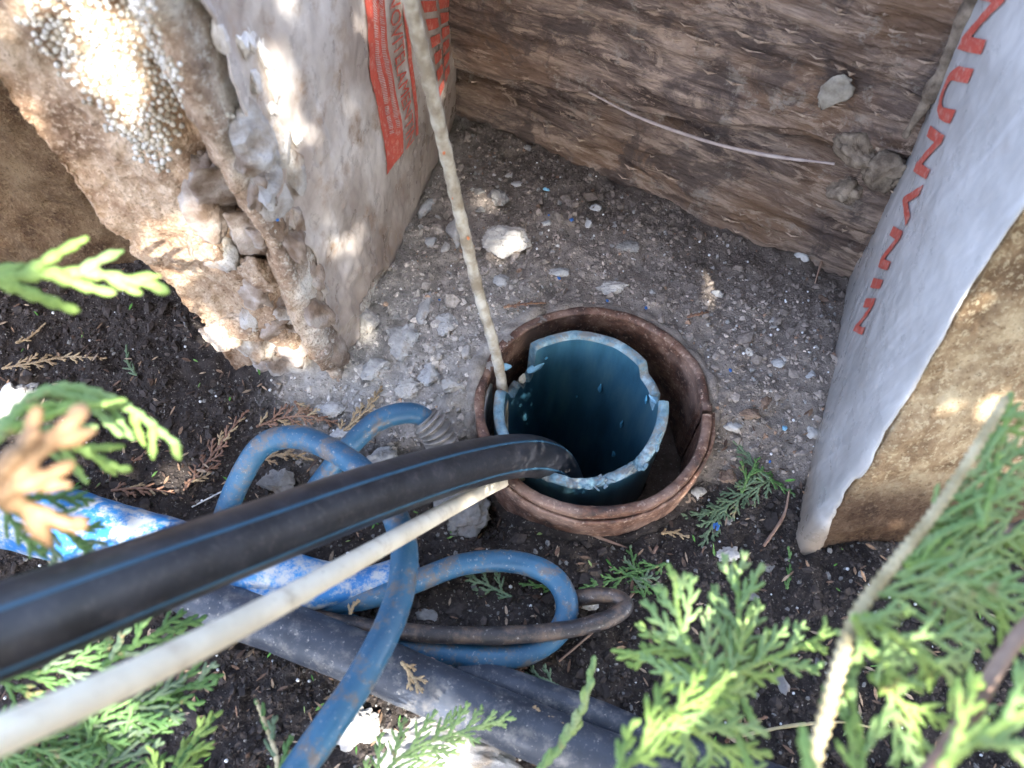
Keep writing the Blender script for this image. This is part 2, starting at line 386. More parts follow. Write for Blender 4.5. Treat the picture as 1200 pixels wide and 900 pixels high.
grey = np.array([0.46, 0.425, 0.38]); brn = np.array([0.30, 0.255, 0.22]); blk = np.array([0.046, 0.037, 0.033])
fg = np.clip(ss(0.10-Y*0.35+n1*0.25+(-X)*0.5, 0.0, 0.35), 0, 1)[..., None]
fg = fg*(1-0.65*ss(X-0.03+0.08*n1, 0.0, 0.16)[..., None])
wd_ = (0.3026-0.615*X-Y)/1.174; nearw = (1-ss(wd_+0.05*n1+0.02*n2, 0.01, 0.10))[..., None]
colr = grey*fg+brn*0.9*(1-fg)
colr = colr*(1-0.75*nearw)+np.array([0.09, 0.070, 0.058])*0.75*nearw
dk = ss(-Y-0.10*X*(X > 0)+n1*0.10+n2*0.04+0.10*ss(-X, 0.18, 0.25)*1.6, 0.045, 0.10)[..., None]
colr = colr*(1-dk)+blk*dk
pl = np.exp(-(((X+0.13)/0.085)**2+((Y-0.02)/0.075)**2))[..., None]*(0.6+0.4*n2[..., None])
colr = colr*(1-pl)+np.array([0.50, 0.48, 0.455])*pl
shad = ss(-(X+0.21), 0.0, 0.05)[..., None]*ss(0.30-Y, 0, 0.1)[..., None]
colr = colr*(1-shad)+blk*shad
ny, nx = X.shape
F = grid_faces(ny, nx)
fc = hole.ravel()[F].all(axis=1); F = F[~fc]
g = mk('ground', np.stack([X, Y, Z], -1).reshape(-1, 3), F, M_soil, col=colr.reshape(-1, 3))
tag(g, 'dark crumbly soil and grey crushed mortar between the walls', kind='structure')
def groundcol(x, y):
    i = np.clip(np.searchsorted(xs, x), 0, nx-1); j = np.clip(np.searchsorted(ys, y), 0, ny-1)
    return colr[j, i]
def in_frame(x, y, pad=40):
    rel = np.stack([x, y+0.36, -0.6235+0*x], -1); d = rel@np.array(FW); u = rel@np.array(UP)
    px = 600+900*x/d; py = 450-900*u/d
    return (px > -pad) & (px < 1200+pad) & (py > -pad) & (py < 900+pad)

def scatter(name, label, n, size, colf, m, region=None, base='rock', embed=0.3, smooth=False, flat=0.7):
    x = rng.uniform(-0.6, 0.6, n*3); y = rng.uniform(-0.36, 0.62, n*3)
    ok = in_frame(x, y) & (np.hypot(x-CX, y-CY) > 0.109) & (rng.uniform(size=n*3) < (region(x, y) if region else 1))
    # nothing behind the plank wall or inside the two blocks
    ok &= (y < 0.3026-0.615*x-0.01)
    ok &= ~((x < -0.15+0.303*(y-0.019)) & (x > -0.31) & (y > 0.0))
    ok &= ~((x > 0.262+0.35*(y+0.157)) & (y > -0.15))
    x = x[ok][:n]; y = y[ok][:n]; k = len(x)
    s = size(k); z = gh(x, y)
    if base == 'rock':
        B, BF = ico(1)
        V = np.repeat(B[None], k, 0)*(1+0.35*rng.normal(size=(k, len(B), 1)).clip(-1.2, 1.2))
        sc = rng.uniform(0.55, 1.25, (k, 1, 3)); sc[:, :, 2] *= flat; V = V*sc
    else:
        B, BF = ico(1); V = np.repeat(B[None], k, 0)
    a = rng.uniform(0, 6.28, k); ca, sa = np.cos(a), np.sin(a)
    t = rng.normal(size=k)*0.5; ct, st = np.cos(t), np.sin(t)
    V = V*s[:, None, None]
    Vx, Vy, Vz = V[..., 0], V[..., 1]*ct[:, None]-V[..., 2]*st[:, None], V[..., 1]*st[:, None]+V[..., 2]*ct[:, None]
    V = np.stack([Vx*ca[:, None]-Vy*sa[:, None]+x[:, None], Vx*sa[:, None]+Vy*ca[:, None]+y[:, None], Vz+z[:, None]+(s*(0.5-embed))[:, None]], -1)
    FF = (BF[None]+(np.arange(k)*len(B))[:, None, None]).reshape(-1, 3)
    c = np.repeat(colf(x, y, k)[:, None, :], len(B), 1).reshape(-1, 3)
    o = mk(name, V.reshape(-1, 3), FF, m, smooth=smooth, col=c); tag(o, label, kind='stuff'); return o
def c_gravel(x, y, k):
    g_ = groundcol(x, y); v = rng.lognormal(0.0, 0.28, (k, 1)); c = g_*v*1.05
    p = rng.uniform(size=k)
    c[p > 0.93] = np.array([0.50, 0.48, 0.45])*rng.uniform(0.6, 1.1, (int((p > 0.93).sum()), 1))*(0.35+2.2*g_[p > 0.93].mean(1, keepdims=True)).clip(0, 1)
    r_ = (p < 0.02); c[r_] = g_[r_]*np.array([1.3, 1.0, 0.8]); return c.clip(0.008, 0.8)
scatter('gravel', 'small grey and brown mortar crumbs covering the soil', 52000, lambda k: rng.lognormal(-6.80, 0.50, k).clip(0.0005, 0.0042), c_gravel, M_gravel)
scatter('coarse_gravel', 'coarser crumbs of broken mortar and clods around the casing', 1100, lambda k: 0.0024+rng.power(0.4, k)*0.0055, lambda x, y, k: (groundcol(x, y)*rng.uniform(0.8, 1.25, (k, 1))).clip(0.01, 0.7), M_gravel, embed=0.45)
scatter('polystyrene_beads', 'tiny white polystyrene beads scattered over the dark soil', 330, lambda k: rng.uniform(0.0008, 0.0017, k), lambda x, y, k: np.full((k, 3), 0.75), M_beadv, base='b', smooth=True, embed=0.1)

# bark and leaf crumbs on the dark soil
def litter(name, label, n, colset, m, ln=(0.004, 0.011), reg=None):
    V, Fs, C = [], [], []; k = 0
    while k < n:
        px, py = rng.uniform(0, 1200), rng.uniform(260, 900)
        if reg and not reg(px, py): continue
        p = G(px, py, 0.0015)
        if math.hypot(p.x-CX, p.y-CY) < 0.112 or p.y > 0.3026-0.615*p.x-0.02: continue
        L = rng.uniform(*ln); wd = L*rng.uniform(0.15, 0.32); a = rng.uniform(0, 6.28); ti = rng.normal()*0.3
        c = np.array(colset[rng.integers(len(colset))])*rng.uniform(0.7, 1.2)
        pts = [(-1, 0, 0), (-.5, .8, .15), (.3, 1, .25), (1, 0, .1), (.3, -1, .2), (-.5, -.8, .1)]
        q0 = len(V)
        for zz in (0, 0.0006):
            for (u, v_, h) in pts:
                x, y, z = u*L/2, v_*wd/2, h*wd*0.6+zz+u*ti*L/2+abs(ti)*L/2
                V.append((p.x+x*math.cos(a)-y*math.sin(a), p.y+x*math.sin(a)+y*math.cos(a), p.z+z)); C.append(c)
        Fs += [tuple(q0+6+i for i in range(6)), tuple(q0+5-i for i in range(6))]+[(q0+i, q0+(i+1) % 6, q0+6+(i+1) % 6, q0+6+i) for i in range(6)]
        k += 1
    o = mk(name, V, Fs, m, smooth=False, col=np.array(C)); tag(o, label, kind='stuff')
litter('leaf_litter', 'brown and tan leaf scraps and bark bits strewn on the soil', 1100, [(0.16, 0.10, 0.07), (0.26, 0.17, 0.11), (0.09, 0.06, 0.045), (0.36, 0.27, 0.19)], M_gravel, (0.003, 0.011), lambda x, y: y > 470 or x < 330)
litter('green_litter', 'small fallen green leaf scraps on the dark soil', 130, [(0.10, 0.26, 0.05), (0.16, 0.30, 0.08), (0.22, 0.30, 0.12)], M_gravel, (0.004, 0.009), lambda x, y: y > 560 or x < 330)

# ------------------------------------------------------------------ plank wall
A0 = Vector((-0.064, 0.342, 0)); A1 = Vector((0.307, 0.114, 0)); WD = (A1-A0).normalized()
wall = empty('plank_wall', A0); wall.location.z = 0.0
tag(wall, 'wall of rotten grey brown boards closing the back of the pit', 'wooden wall')
WN = Vector((WD.y, -WD.x, 0))                 # towards the camera
if WN.y > 0: WN = -WN
WM = Matrix(((WD.x, -WN.x, 0, A0.x), (WD.y, -WN.y, 0, A0.y), (0, 0, 1, 0), (0, 0, 0, 1)))  # local x grain, y into wall, z up
def plank(z0l, z0r, z1l, z1r, proud, seed, m, thick=0.04, x0=-0.22, x1=0.62):
    nxp, nz = 400, 120
    u = np.linspace(x0, x1, nxp); v = np.linspace(0, 1, nz)
    U, Vv = np.meshgrid(u, v, indexing='xy'); fr = (U/0.435)
    lo = z0l+(z0r-z0l)*fr+0.003*fbm(np.stack([U, U*0, U*0], -1), 30, 3, seed); hi = z1l+(z1r-z1l)*fr+0.003*fbm(np.stack([U, U*0, U*0], -1), 24, 3, seed+5)
    Zz = lo+(hi-lo)*Vv
    P = np.stack([U*9+0.6*fbm(np.stack([U, Zz, U*0], -1), 12, 3, seed), Zz*70-U*5, U*0+seed], -1)
    d = 0.0050*fbm(P, 1, 5, seed, 0.6)+0.009*fbm(np.stack([U*5, Zz*9, U*0], -1), 1, 3, seed+2)-0.004*np.clip(fbm(P, 0.45, 4, seed+7)-0.25, 0, 1)*6*0.4
    q_ = fbm(np.stack([U*14, Zz*55-U*4, U*0+seed], -1), 1, 5, seed+40, 0.6)*5.0; fl = np.floor(q_); d = d+0.0024*(fl+ss(q_-fl, 0.0, 0.30))*0.6
    edge = np.minimum(Vv, 1-Vv)*(hi-lo); d = d-0.010*(1-ss(edge, 0, 0.014))
    front = np.stack([U, -(d+proud), Zz], -1)
    ring = np.stack([U[::-1][:2]*0+U[:2], np.full((2, nxp), thick), np.stack([Zz[-1], Zz[0]])], -1)
    Vt = np.concatenate([front, ring], 0); F = grid_faces(nz+2, nxp)
    last = (nz+1)*nxp; j = np.arange(nxp-1); F = np.vstack([F, np.stack([last+j, last+j+1, j+1, j], -1)])
    o = mk('plank', Vt.reshape(-1, 3), F[:, ::-1].copy(), m); o.parent = wall; o.matrix_local = Matrix.Translation(A0).inverted()@WM
    return o
plank(-0.06, -0.03, 0.078, 0.166, 0.003, 3, M_wood2)
plank(0.081, 0.170, 0.235, 0.325, 0.006, 14, M_wood)
plank(0.238, 0.328, 0.42, 0.50, 0.002, 25, M_wood)
def onwall(px, py, off=0.0):
    r = ray(px, py); p0 = A0+WN*off; t = (p0-CAM).dot(WN)/r.dot(WN); return CAM+r*t
# ragged splinters along the grain
Vs, Fs = [], []
for k in range(200):
    px, py = rng.uniform(520, 1130), rng.uniform(-10, 320)
    p = onwall(px, py, 0.006)
    if p.z < 0.012 or p.z > 0.36: continue
    L = rng.lognormal(-4.4, 0.5); h = rng.uniform(0.0006, 0.0022); d = WD*L+Vector((0, 0, rng.normal()*0.05*L+0.06*L)); n_ = WN*rng.uniform(0.0, 0.0015)
    q = len(Vs); up_ = Vector((0, 0, h))
    for a_ in (p-d/2-WN*0.004, p-up_*0.8, p+d/2-WN*0.003, p+up_, p+n_): Vs.append(tuple(a_))
    Fs += [(q, q+1, q+4), (q+1, q+2, q+4), (q+2, q+3, q+4), (q+3, q, q+4), (q, q+3, q+2, q+1)]
o = mk('splinters', Vs, Fs, M_splint, wall, smooth=False); tag(o, kind='stuff')
# pale root strand across the boards
V_, F_ = tube([onwall(690, 108, 0.010), onwall(750, 138, 0.012), onwall(830, 166, 0.013), onwall(900, 182, 0.012), onwall(978, 192, 0.011)], [0.0006, 0.0013, 0.0015, 0.0018, 0.0010], 60, 8, rough=0.0006, rs=90)
o = mk('root_strand', V_, F_, basic('pale root', [(0.3, (0.30, 0.24, 0.22)), (0.7, (0.46, 0.39, 0.36))], 90)); tag(o, 'thin pale root strand running along the seam between the boards', 'root')
# rotten bottom rail
V_, F_ = tube([onwall(600, 205, 0.018), onwall(700, 262, 0.02), onwall(800, 300, 0.022), onwall(900, 338, 0.02)], [0.006, 0.012, 0.013, 0.010], 120, 18, rough=0.006, rs=45, seed=4)
V_ = np.array(V_); V_[:, 2] = V_[:, 2]
o = mk('rotten_rail', V_, F_, basic('red brown rotten wood', [(0.3, (0.07, 0.04, 0.03)), (0.5, (0.19, 0.115, 0.08)), (0.7, (0.33, 0.22, 0.15))], 60, 0.85, 0.8)); tag(o, 'red brown rotten rail half buried along the foot of the boards', 'wooden rail')
def lump(name, label, cat, p, dims, seed, m, rotz=0, tilt=0, sub=4, rough=0.08, cuts=10, soft=0.0, group=None):
    V, F = rock(dims, seed, sub, cuts, rough, soft)
    o = mk(name, V, F, m); o.location = p; o.rotation_euler = (tilt, 0, rotz); tag(o, label, cat, group); return o
wz = math.atan2(WD.y, WD.x)
lump('mortar_smear', 'pale grey mortar smear stuck on the upper board', 'mortar', onwall(972, 112, 0.006), (0.013, 0.0035, 0.022), 5, M_plast, wz, 0, 4, 0.15).rotation_euler = (0, R(25), wz)
for i, (px, py, a, b_, lab) in enumerate([(1005, 180, 0.022, 0.016, 'dried mud clump with pits stuck to the boards beside the right bag'), (1035, 200, 0.020, 0.018, 'brown mud clump wedged between the boards and the right bag'), (988, 220, 0.016, 0.012, 'lowest mud clump on the boards near the bag')]):
    lump('mud_clump', lab, 'mud', onwall(px, py, 0.008), (a, 0.013, b_), 40+i, M_mud, wz, 0, 4, 0.22, 7, group='mud clumps on the boards')
V_, F_ = tube([onwall(1150, -20, 0.004), onwall(1115, 60, 0.010), onwall(1085, 120, 0.012), onwall(1060, 160, 0.010)], [0.005, 0.006, 0.005, 0.003], 70, 10, rough=0.004, rs=80, seed=9)
o = mk('foam_bead', V_, F_, M_mud); tag(o, 'thin ragged mortar bead along the gap beside the right bag', 'mortar')

# ------------------------------------------------------------------ wrapped blocks
def loft(corners, ns, rows, smooth_it):
    """corners: list of polylines (bottom to top); returns grid (rows, N, 3)"""
    t = np.linspace(0, 1, rows); out = []
    CP = []
    for c in corners:
        c = np.array([tuple(p) for p in c]); CP.append(np.stack([np.interp(t, np.linspace(0, 1, len(c)), c[:, k]) for k in range(3)], -1))
    for i in range(len(corners)):
        a, b_ = CP[i], CP[(i+1) % len(corners)]
        for q in range(ns[i]): out.append(a+(b_-a)*(q/ns[i]))
    Gd = np.stack(out, 1)
    for _ in range(smooth_it): Gd = 0.5*Gd+0.25*(np.roll(Gd, 1, 1)+np.roll(Gd, -1, 1))
    return Gd
def gnorm(Gd, wrap=True):
    du = (np.roll(Gd, -1, 1)-np.roll(Gd, 1, 1)) if wrap else np.gradient(Gd, axis=1)
    dv = np.gradient(Gd, axis=0); n = np.cross(du, dv); return n/np.linalg.norm(n, axis=2)[..., None]
def closed(Gd):
    m, n, _ = Gd.shape; V = Gd.reshape(-1, 3); V = np.vstack([V, Gd[0].mean(0), Gd[-1].mean(0)]); a, b_ = len(V)-2, len(V)-1
    j = np.arange(n); j2 = (j+1) % n
    F = grid_faces(m, n, True)
    return V, [tuple(f) for f in F]+[(a, int(y), int(x)) for x, y in zip(j, j2)]+[(b_, (m-1)*n+int(x), (m-1)*n+int(y)) for x, y in zip(j, j2)]
def sheet(Gd, nrm, mask, th):
    """curved sheet with thickness from a masked grid"""
    m, n, _ = Gd.shape; F = grid_faces(m, n); keep = mask.ravel()[F].all(axis=1); F = F[keep]
    from collections import Counter
    E = Counter()
    for f in F:
        for a, b_ in zip(f, np.roll(f, -1)): E[(int(a), int(b_))] += 1
    bd = [(a, b_) for (a, b_) in E if (b_, a) not in E]
    N = m*n; V = np.vstack([Gd.reshape(-1, 3), (Gd-nrm*th).reshape(-1, 3)])
    FF = [tuple(map(int, f)) for f in F]+[tuple(int(x)+N for x in f[::-1]) for f in F]+[(b_, a, a+N, b_+N) for a, b_ in bd]
    used = sorted({i for f in FF for i in f}); mp = {u: k for k, u in enumerate(used)}
    return V[used], [tuple(mp[i] for i in f) for f in FF], np.array(used) % N

# ---- left bag: corners far(A) near(B) left(C) back(D); counter-clockwise from above
HL = 0.52
LA = [(-0.066, 0.352, -0.03), (-0.062, 0.345, 0.10), (-0.066, 0.34, 0.25), (-0.075, 0.34, HL)]
LB = [(-0.150, -0.002, -0.03), (-0.160, 0.004, 0.12), (-0.165, 0.000, 0.26), (-0.168, -0.004, HL)]
LC = [(-0.258, 0.012, -0.03), (-0.290, 0.02, 0.12), (-0.305, 0.012, 0.26), (-0.315, 0.01, HL)]
LD = [(-0.28, 0.40, -0.03), (-0.30, 0.40, 0.12), (-0.31, 0.40, 0.26), (-0.32, 0.40, HL)]
# order so that normals point outwards: A(far,film) -> D -> C -> B
nsL = [30, 60, 90, 190]
GL = loft([LA, LD, LC, LB], nsL, 200, 14)
nL = gnorm(GL)
if nL[100, 30+60+90+90][0] < 0: nL = -nL
idx = np.arange(GL.shape[1]); s_front = (idx >= 90) & (idx < 180); s_film = idx >= 180
uf = (idx-180)/190.0     # 0 at near corner, 1 at far
amp = np.where(s_film, 0.35, 1.0)[None, :]
zz = GL[..., 2]
low = (1-ss(zz, 0.02, 0.20))
d = amp*(0.020*fbm(GL, 11, 5, 31)+0.006*fbm(GL, 55, 5, 33)+0.0030*fbm(GL, 200, 3, 35))+low*s_film[None, :]*ss(-uf, -0.75, -0.15)[None, :]*(0.010*fbm(GL, 22, 4, 37)+0.005*fbm(GL, 70, 4, 38))
# crease that runs down the broken front face
fr = ((idx-90)/90.0)[None, :]
d = d-0.016*np.exp(-((fr-(0.80-0.2*zz))/0.05)**2)*s_front[None, :]*ss(zz, 0.02, 0.1)+0.012*np.exp(-((fr-0.92)/0.07)**2)*s_front[None, :]
uu = uf[None, :]
# hollow with beads behind the ledge
cav = np.exp(-(((uu-0.10)/0.07)**2+((zz-0.262)/0.016)**2))*s_film[None, :]
d = d-0.002*cav
GLd = GL+nL*d[..., None]
col_ = np.ones(GLd.shape)*1.0
brn_ = ss(fbm(GL, 8, 4, 51), -0.25, 0.25)
base_foam = np.array([1.12, 1.08, 1.02])*(0.85+0.38*brn_[..., None])
grey_foam = np.array([0.95, 1.12, 1.34])*1.2
kf = (ss((idx-90)/90.0, 0.90, 1.0)*s_front+1.0*s_film)[None, :]*np.ones_like(zz)
kf = kf[..., None]; col_ = base_foam*(1-kf)+grey_foam*kf
rnd = ss(-(fr+0*zz), -0.35, 0.02)*s_front[None, :]; col_ = col_*(1-0.25*rnd[..., None]*np.array([0.2, 0.5, 0.8]))
V_, F_ = closed(GLd)
left = empty('cement_bag', (-0.2, 0.18, 0)); tag(left, 'broken foam concrete slab in torn film with red print, standing left of the boards', 'concrete slab', 'film wrapped foam concrete slabs')
cc = np.vstack([col_.reshape(-1, 3), [[1, 1, 1]], [[1, 1, 1]]])
mk('foam_core', V_, F_, M_foam, left, col=cc)
# film over the side face
sel = np.arange(180-4, 370)
Gf = GLd[:, sel]; nf = nL[:, sel]; ufs = (sel-180)/190.0; zf = Gf[..., 2]
fold = 0.0030+0.0012*fbm(Gf*np.array([1, 1, 0.5]), 30, 3, 61)+0.0006*fbm(Gf, 120, 3, 66)
lift = 0.006*np.exp(-((ufs[None, :]-0.02)/0.05)**2)*ss(zf, 0.2, 0.3)
wf_ = 0.6*ss(ufs, 0.08, 0.5)[None, :]
Gs = GL[:, sel]+nf*((1-wf_)*d[:, sel]+wf_*(0.007*fbm(GL[:, sel], 8, 2, 31))+fold*(0.4+wf_)+lift+0.0012)[..., None]
edge_u = 0.02+0.05*fbm(np.stack([zf*0, zf*0, zf], -1), 22, 4, 63)+0.03*(1-ss(zf, 0.15, 0.225))
edge_z = 0.030+0.045*fbm(np.stack([ufs[None, :]+0*zf, zf*0, zf*0], -1), 9, 4, 64)-0.05*ss(ufs[None, :], 0.35, 0.9)
mask = (ufs[None, :] > edge_u) & (zf > edge_z) & (cav[:, sel] < 2)
def recol(A, c0, c1):
    m, n = A.shape[:2]; out = np.empty_like(A)
    for q in range(m):
        x = np.linspace(c0[q], c1[q], n).clip(0, n-1.001); i = x.astype(int); f = (x-i)[:, None]; out[q] = A[q, i]*(1-f)+A[q, i+1]*f
    return out
c0_ = (edge_u.mean(1)*190+4); c1_ = np.full(len(c0_), Gs.shape[1]-1.0)
Gs, nf, Gf = recol(Gs, c0_, c1_), recol(nf, c0_, c1_), recol(Gf, c0_, c1_); zf = Gf[..., 2]; mask = zf > edge_z
Vf, Ff, usd = sheet(Gs, nf, mask, 0.0012)
mudf = (0.70+0.35*ss(zf, 0.05, 0.22)+0.06*fbm(Gf, 25, 4, 65))[..., None]*np.array([1.0, 1.0, 1.0])
warm = (1-ss(zf, 0.03, 0.17))[..., None]; mudf = mudf*(1-warm*np.array([0.02, 0.10, 0.16]))
cf = mudf.reshape(-1, 3)[usd]
mk('plastic_film', Vf, Ff, M_filmL, left, col=cf)
def samp(Gg, nn, u, v):       # bilinear sample of a grid at u (columns 0..1), v (rows 0..1)
    m, n, _ = Gg.shape; x = np.clip(u*(n-1), 0, n-1.001); y = np.clip(v*(m-1), 0, m-1.001); i = x.astype(int); j = y.astype(int); fx = (x-i)[:, None]; fy = (y-j)[:, None]
    f = lambda A: (A[j, i]*(1-fx)+A[j, i+1]*fx)*(1-fy)+(A[j+1, i]*(1-fx)+A[j+1, i+1]*fx)*fy
    return f(Gg), f(nn)
def find_uv(Gg, px, py):
    rel = Gg.reshape(-1, 3)-np.array(CAM); dd = rel@np.array(FW); x = 600+900*rel[:, 0]/dd; y = 450-900*(rel@np.array(UP))/dd
    e = (x-px)**2+(y-py)**2; k = int(np.argmin(e)); m, n, _ = Gg.shape; i, j = k % n, k//n
    X2, Y2 = x.reshape(m, n), y.reshape(m, n); i0, i1, j0, j1 = max(i-2, 0), min(i+2, n-1), max(j-2, 0), min(j+2, m-1)
    J = np.array([[(X2[j, i1]-X2[j, i0])/(i1-i0), (X2[j1, i]-X2[j0, i])/(j1-j0)], [(Y2[j, i1]-Y2[j, i0])/(i1-i0), (Y2[j1, i]-Y2[j0, i])/(j1-j0)]])
    try: dlt = np.linalg.solve(J, [px-X2[j, i], py-Y2[j, i]]).clip(-1.0, 1.0)
    except Exception: dlt = (0, 0)
    return float(np.clip((i+dlt[0])/(n-1), 0, 1)), float(np.clip((j+dlt[1])/(m-1), 0, 1))
def printed(name, Gg, nn, quad, shapes, m, parent, off=0.0012, dens=0.012):
    """shapes: list of polygons in the unit square of a quad given by four uv corners; subdivided and laid on the film"""
    import bmesh
    bm = bmesh.new(); 
    for poly in shapes:
        vs = [bm.verts.new((p[0], p[1], 0)) for p in poly]
        try: bm.faces.new(vs)
        except Exception: pass
    bmesh.ops.triangulate(bm, faces=bm.faces[:])
    for _ in range(4):
        es = [e for e in bm.edges if e.calc_length() > dens*4]
        if not es: break
        bmesh.ops.subdivide_edges(bm, edges=es, cuts=1); bmesh.ops.triangulate(bm, faces=bm.faces[:])
    P = np.array([v.co[:2] for v in bm.verts]); F = [[v.index for v in f.verts] for f in bm.faces]; bm.verts.index_update()
    F = [[v.index for v in f.verts] for f in bm.faces]; bm.free()
    s, t = P[:, 0:1], P[:, 1:2]; q = [np.array(c) for c in quad]
    uv = (q[0]*(1-s)+q[1]*s)*(1-t)+(q[3]*(1-s)+q[2]*s)*t
    p, n = samp(Gg, nn, uv[:, 0], uv[:, 1]); n = n/np.linalg.norm(n, axis=1)[:, None]
    return mk(name, p+n*off, F, m, parent)
def text_polys(txt, shear=0.0, space=1.0):
    cu = bpy.data.curves.new('t', 'FONT'); cu.body = txt; cu.fill_mode = 'FRONT'; cu.resolution_u = 2; cu.offset = shear; cu.space_character = space
    o = bpy.data.objects.new('t', cu); COL.objects.link(o); bpy.context.view_layer.update()
    me = o.to_mesh(); P = np.array([v.co[:2] for v in me.vertices]); polys = [[tuple(P[i]) for i in p.vertices] for p in me.polygons]
    lo, hi = P.min(0), P.max(0); o.to_mesh_clear(); bpy.data.objects.remove(o)
    return [[((x-lo[0])/(hi[0]-lo[0]), (y-lo[1])/(hi[1]-lo[1])) for x, y in p] for p in polys]
def quad_px(Gg, pts): return [find_uv(Gg, *p) for p in pts]
rect = lambda a, b_, c, d_: [(a, b_), (c, b_), (c, d_), (a, d_)]
# red band with small pale lines, its foot cut off at a slant
Q = quad_px(Gs, [(420, -25), (452, 205), (472, 178), (447, -25)])
printed('red_band', Gs, nf, Q, [rect(0, 0, 1.0, 0.98)], M_red, left, 0.0010)
rows_ = []
for line in range(2):
    x = 0.02
    while x < 0.80:
        L = rng.uniform(0.006, 0.011)
        if rng.uniform() < 0.93: rows_.append([(x, 0.30+0.34*line), (x+L*0.55, 0.30+0.34*line), (x+L*0.55+0.02, 0.50+0.34*line), (x+0.02, 0.50+0.34*line)])
        x += L+0.002
printed('small_print', Gs, nf, Q, rows_, M_pale, left, 0.0018)
Q = quad_px(Gs, [(452, -25), (474, 176), (484, 163), (466, -25)])
txt = text_polys('SNOVITELAMENTIN'); printed('lettering', Gs, nf, Q, txt, M_red, left, 0.0014)
Q = quad_px(Gs, [(470, -25), (486, 160), (489, 157), (474, -25)])
printed('red_line', Gs, nf, Q, [rect(0, 0, 1, 1)], M_red, left, 0.0012)
Q = quad_px(Gs, [(484, -25), (514, 120), (526, 85), (523, -25)])
blk_ = []
for a_ in range(7): blk_ += [[(a_/7+0.01, 0.02), (a_/7+0.10, 0.02), (a_/7+0.115, 0.44), (a_/7+0.03, 0.44)], [(a_/7+0.0, 0.56), (a_/7+0.11, 0.56), (a_/7+0.12, 0.98), (a_/7+0.03, 0.98)]]
printed('block_lettering', Gs, nf, Q, blk_, M_red, left, 0.0012)
# packed polystyrene beads on the broken front face
def beads(Gg, nn, ok, n, r0, r1, parent, seed, cols):
    r = np.random.default_rng(seed); m_, n_, _ = Gg.shape; out = []; tries = 0; cell = {}
    B, BF = ico(2)
    while len(out) < n and tries < n*30:
        tries += 1; u, v = r.uniform(), r.uniform()
        p, nr = samp(Gg, nn, np.array([u]), np.array([v])); p = p[0]; nr = nr[0]
        rel = p-np.array(CAM); dd = rel@np.array(FW); px = 600+900*rel[0]/dd; py = 450-900*(rel@np.array(UP))/dd
        if not ok(px, py, r): continue
        rad = r.uniform(r0, r1); key = tuple((p/(2*r1)).astype(int)); hit = False
        for a in (-1, 0, 1):
            for b_ in (-1, 0, 1):
                for c in (-1, 0, 1):
                    for (q, rq) in cell.get((key[0]+a, key[1]+b_, key[2]+c), ()):
                        if np.linalg.norm(q-p) < (rad+rq)*0.86: hit = True
        if hit: continue
        cell.setdefault(key, []).append((p, rad)); out.append((p+nr*rad*r.uniform(0.1, 0.6), rad, cols[r.integers(len(cols))]))
    V = np.concatenate([B*b[1]+b[0] for b in out]); F = np.concatenate([BF+i*len(B) for i in range(len(out))]); C = np.concatenate([np.repeat(np.array([b[2]]), len(B), 0) for b in out])
    o = mk('polystyrene_beads', V, F, M_beadv, parent, col=C); tag(o, kind='stuff'); return o
def okb(px, py, r):
    if py < -15 or py > 200: return False
    lo = np.interp(py, [-15, 20, 60, 110, 150, 195], [38, 32, 52, 100, 140, 178])+6*math.sin(py*0.2); hi = np.interp(py, [-15, 55, 70, 150, 195], [180, 184, 204, 208, 192])
    return lo < px+r.normal()*4 < hi
fsel = slice(88, 200)
wb = [(0.62, 0.60, 0.56), (0.56, 0.53, 0.47), (0.48, 0.43, 0.35), (0.62, 0.60, 0.56), (0.40, 0.34, 0.26)]
beads(GLd[:, fsel], nL[:, fsel], okb, 3400, 0.0014, 0.0022, left, 5, wb)
beads(GLd[:, 180:250], nL[:, 180:250], lambda px, py, r: 222 < px < 312 and 132 < py < 172 and r.uniform() < 0.7, 130, 0.0011, 0.0019, left, 6, wb[:2])
# pale mortar ledge jutting from the film side
p_, n_ = samp(Gs, nf, *[np.array([c]) for c in find_uv(Gs, 285, 205)]); p_ = Vector(p_[0])
def lump_child(name, p, dims, seed, m, rot, parent, **k):
    V, F = rock(dims, seed, **k); M_ = Matrix.Rotation(rot[2], 3, 'Z')@Matrix.Rotation(rot[1], 3, 'Y')@Matrix.Rotation(rot[0], 3, 'X')
    V = (np.array(M_)@V.T).T+np.array(p); return mk(name, V, F, m, parent)
def f_ledge(t, b, m):
    c = ramp(t, noise(t, 30, 8, 0.65), [(0.38, (0.26, 0.19, 0.14)), (0.48, (0.44, 0.39, 0.34)), (0.58, (0.58, 0.57, 0.56))])
    t.links.new(c, b.inputs['Base Color']); b.inputs['Roughness'].default_value = 0.6; n1 = bump(t, None, noise(t, 60, 9, 0.75), 1.0, 0.007); bump(t, b, noise(t, 350, 5), 0.8, 0.0014, n1)
M_crust = basic('muddy grey mortar crust', [(0.38, (0.15, 0.105, 0.075)), (0.5, (0.25, 0.20, 0.165)), (0.62, (0.38, 0.34, 0.31))], 45, 0.75, 0.8, 140, 0.003)
M_ledge = mat('pale mortar with brown stains', f_ledge)
def onL(px, py, off=0.0):
    p, n = samp(Gs, nf, *[np.array([c]) for c in find_uv(Gs, px, py)]); return Vector(p[0]+n[0]*off)
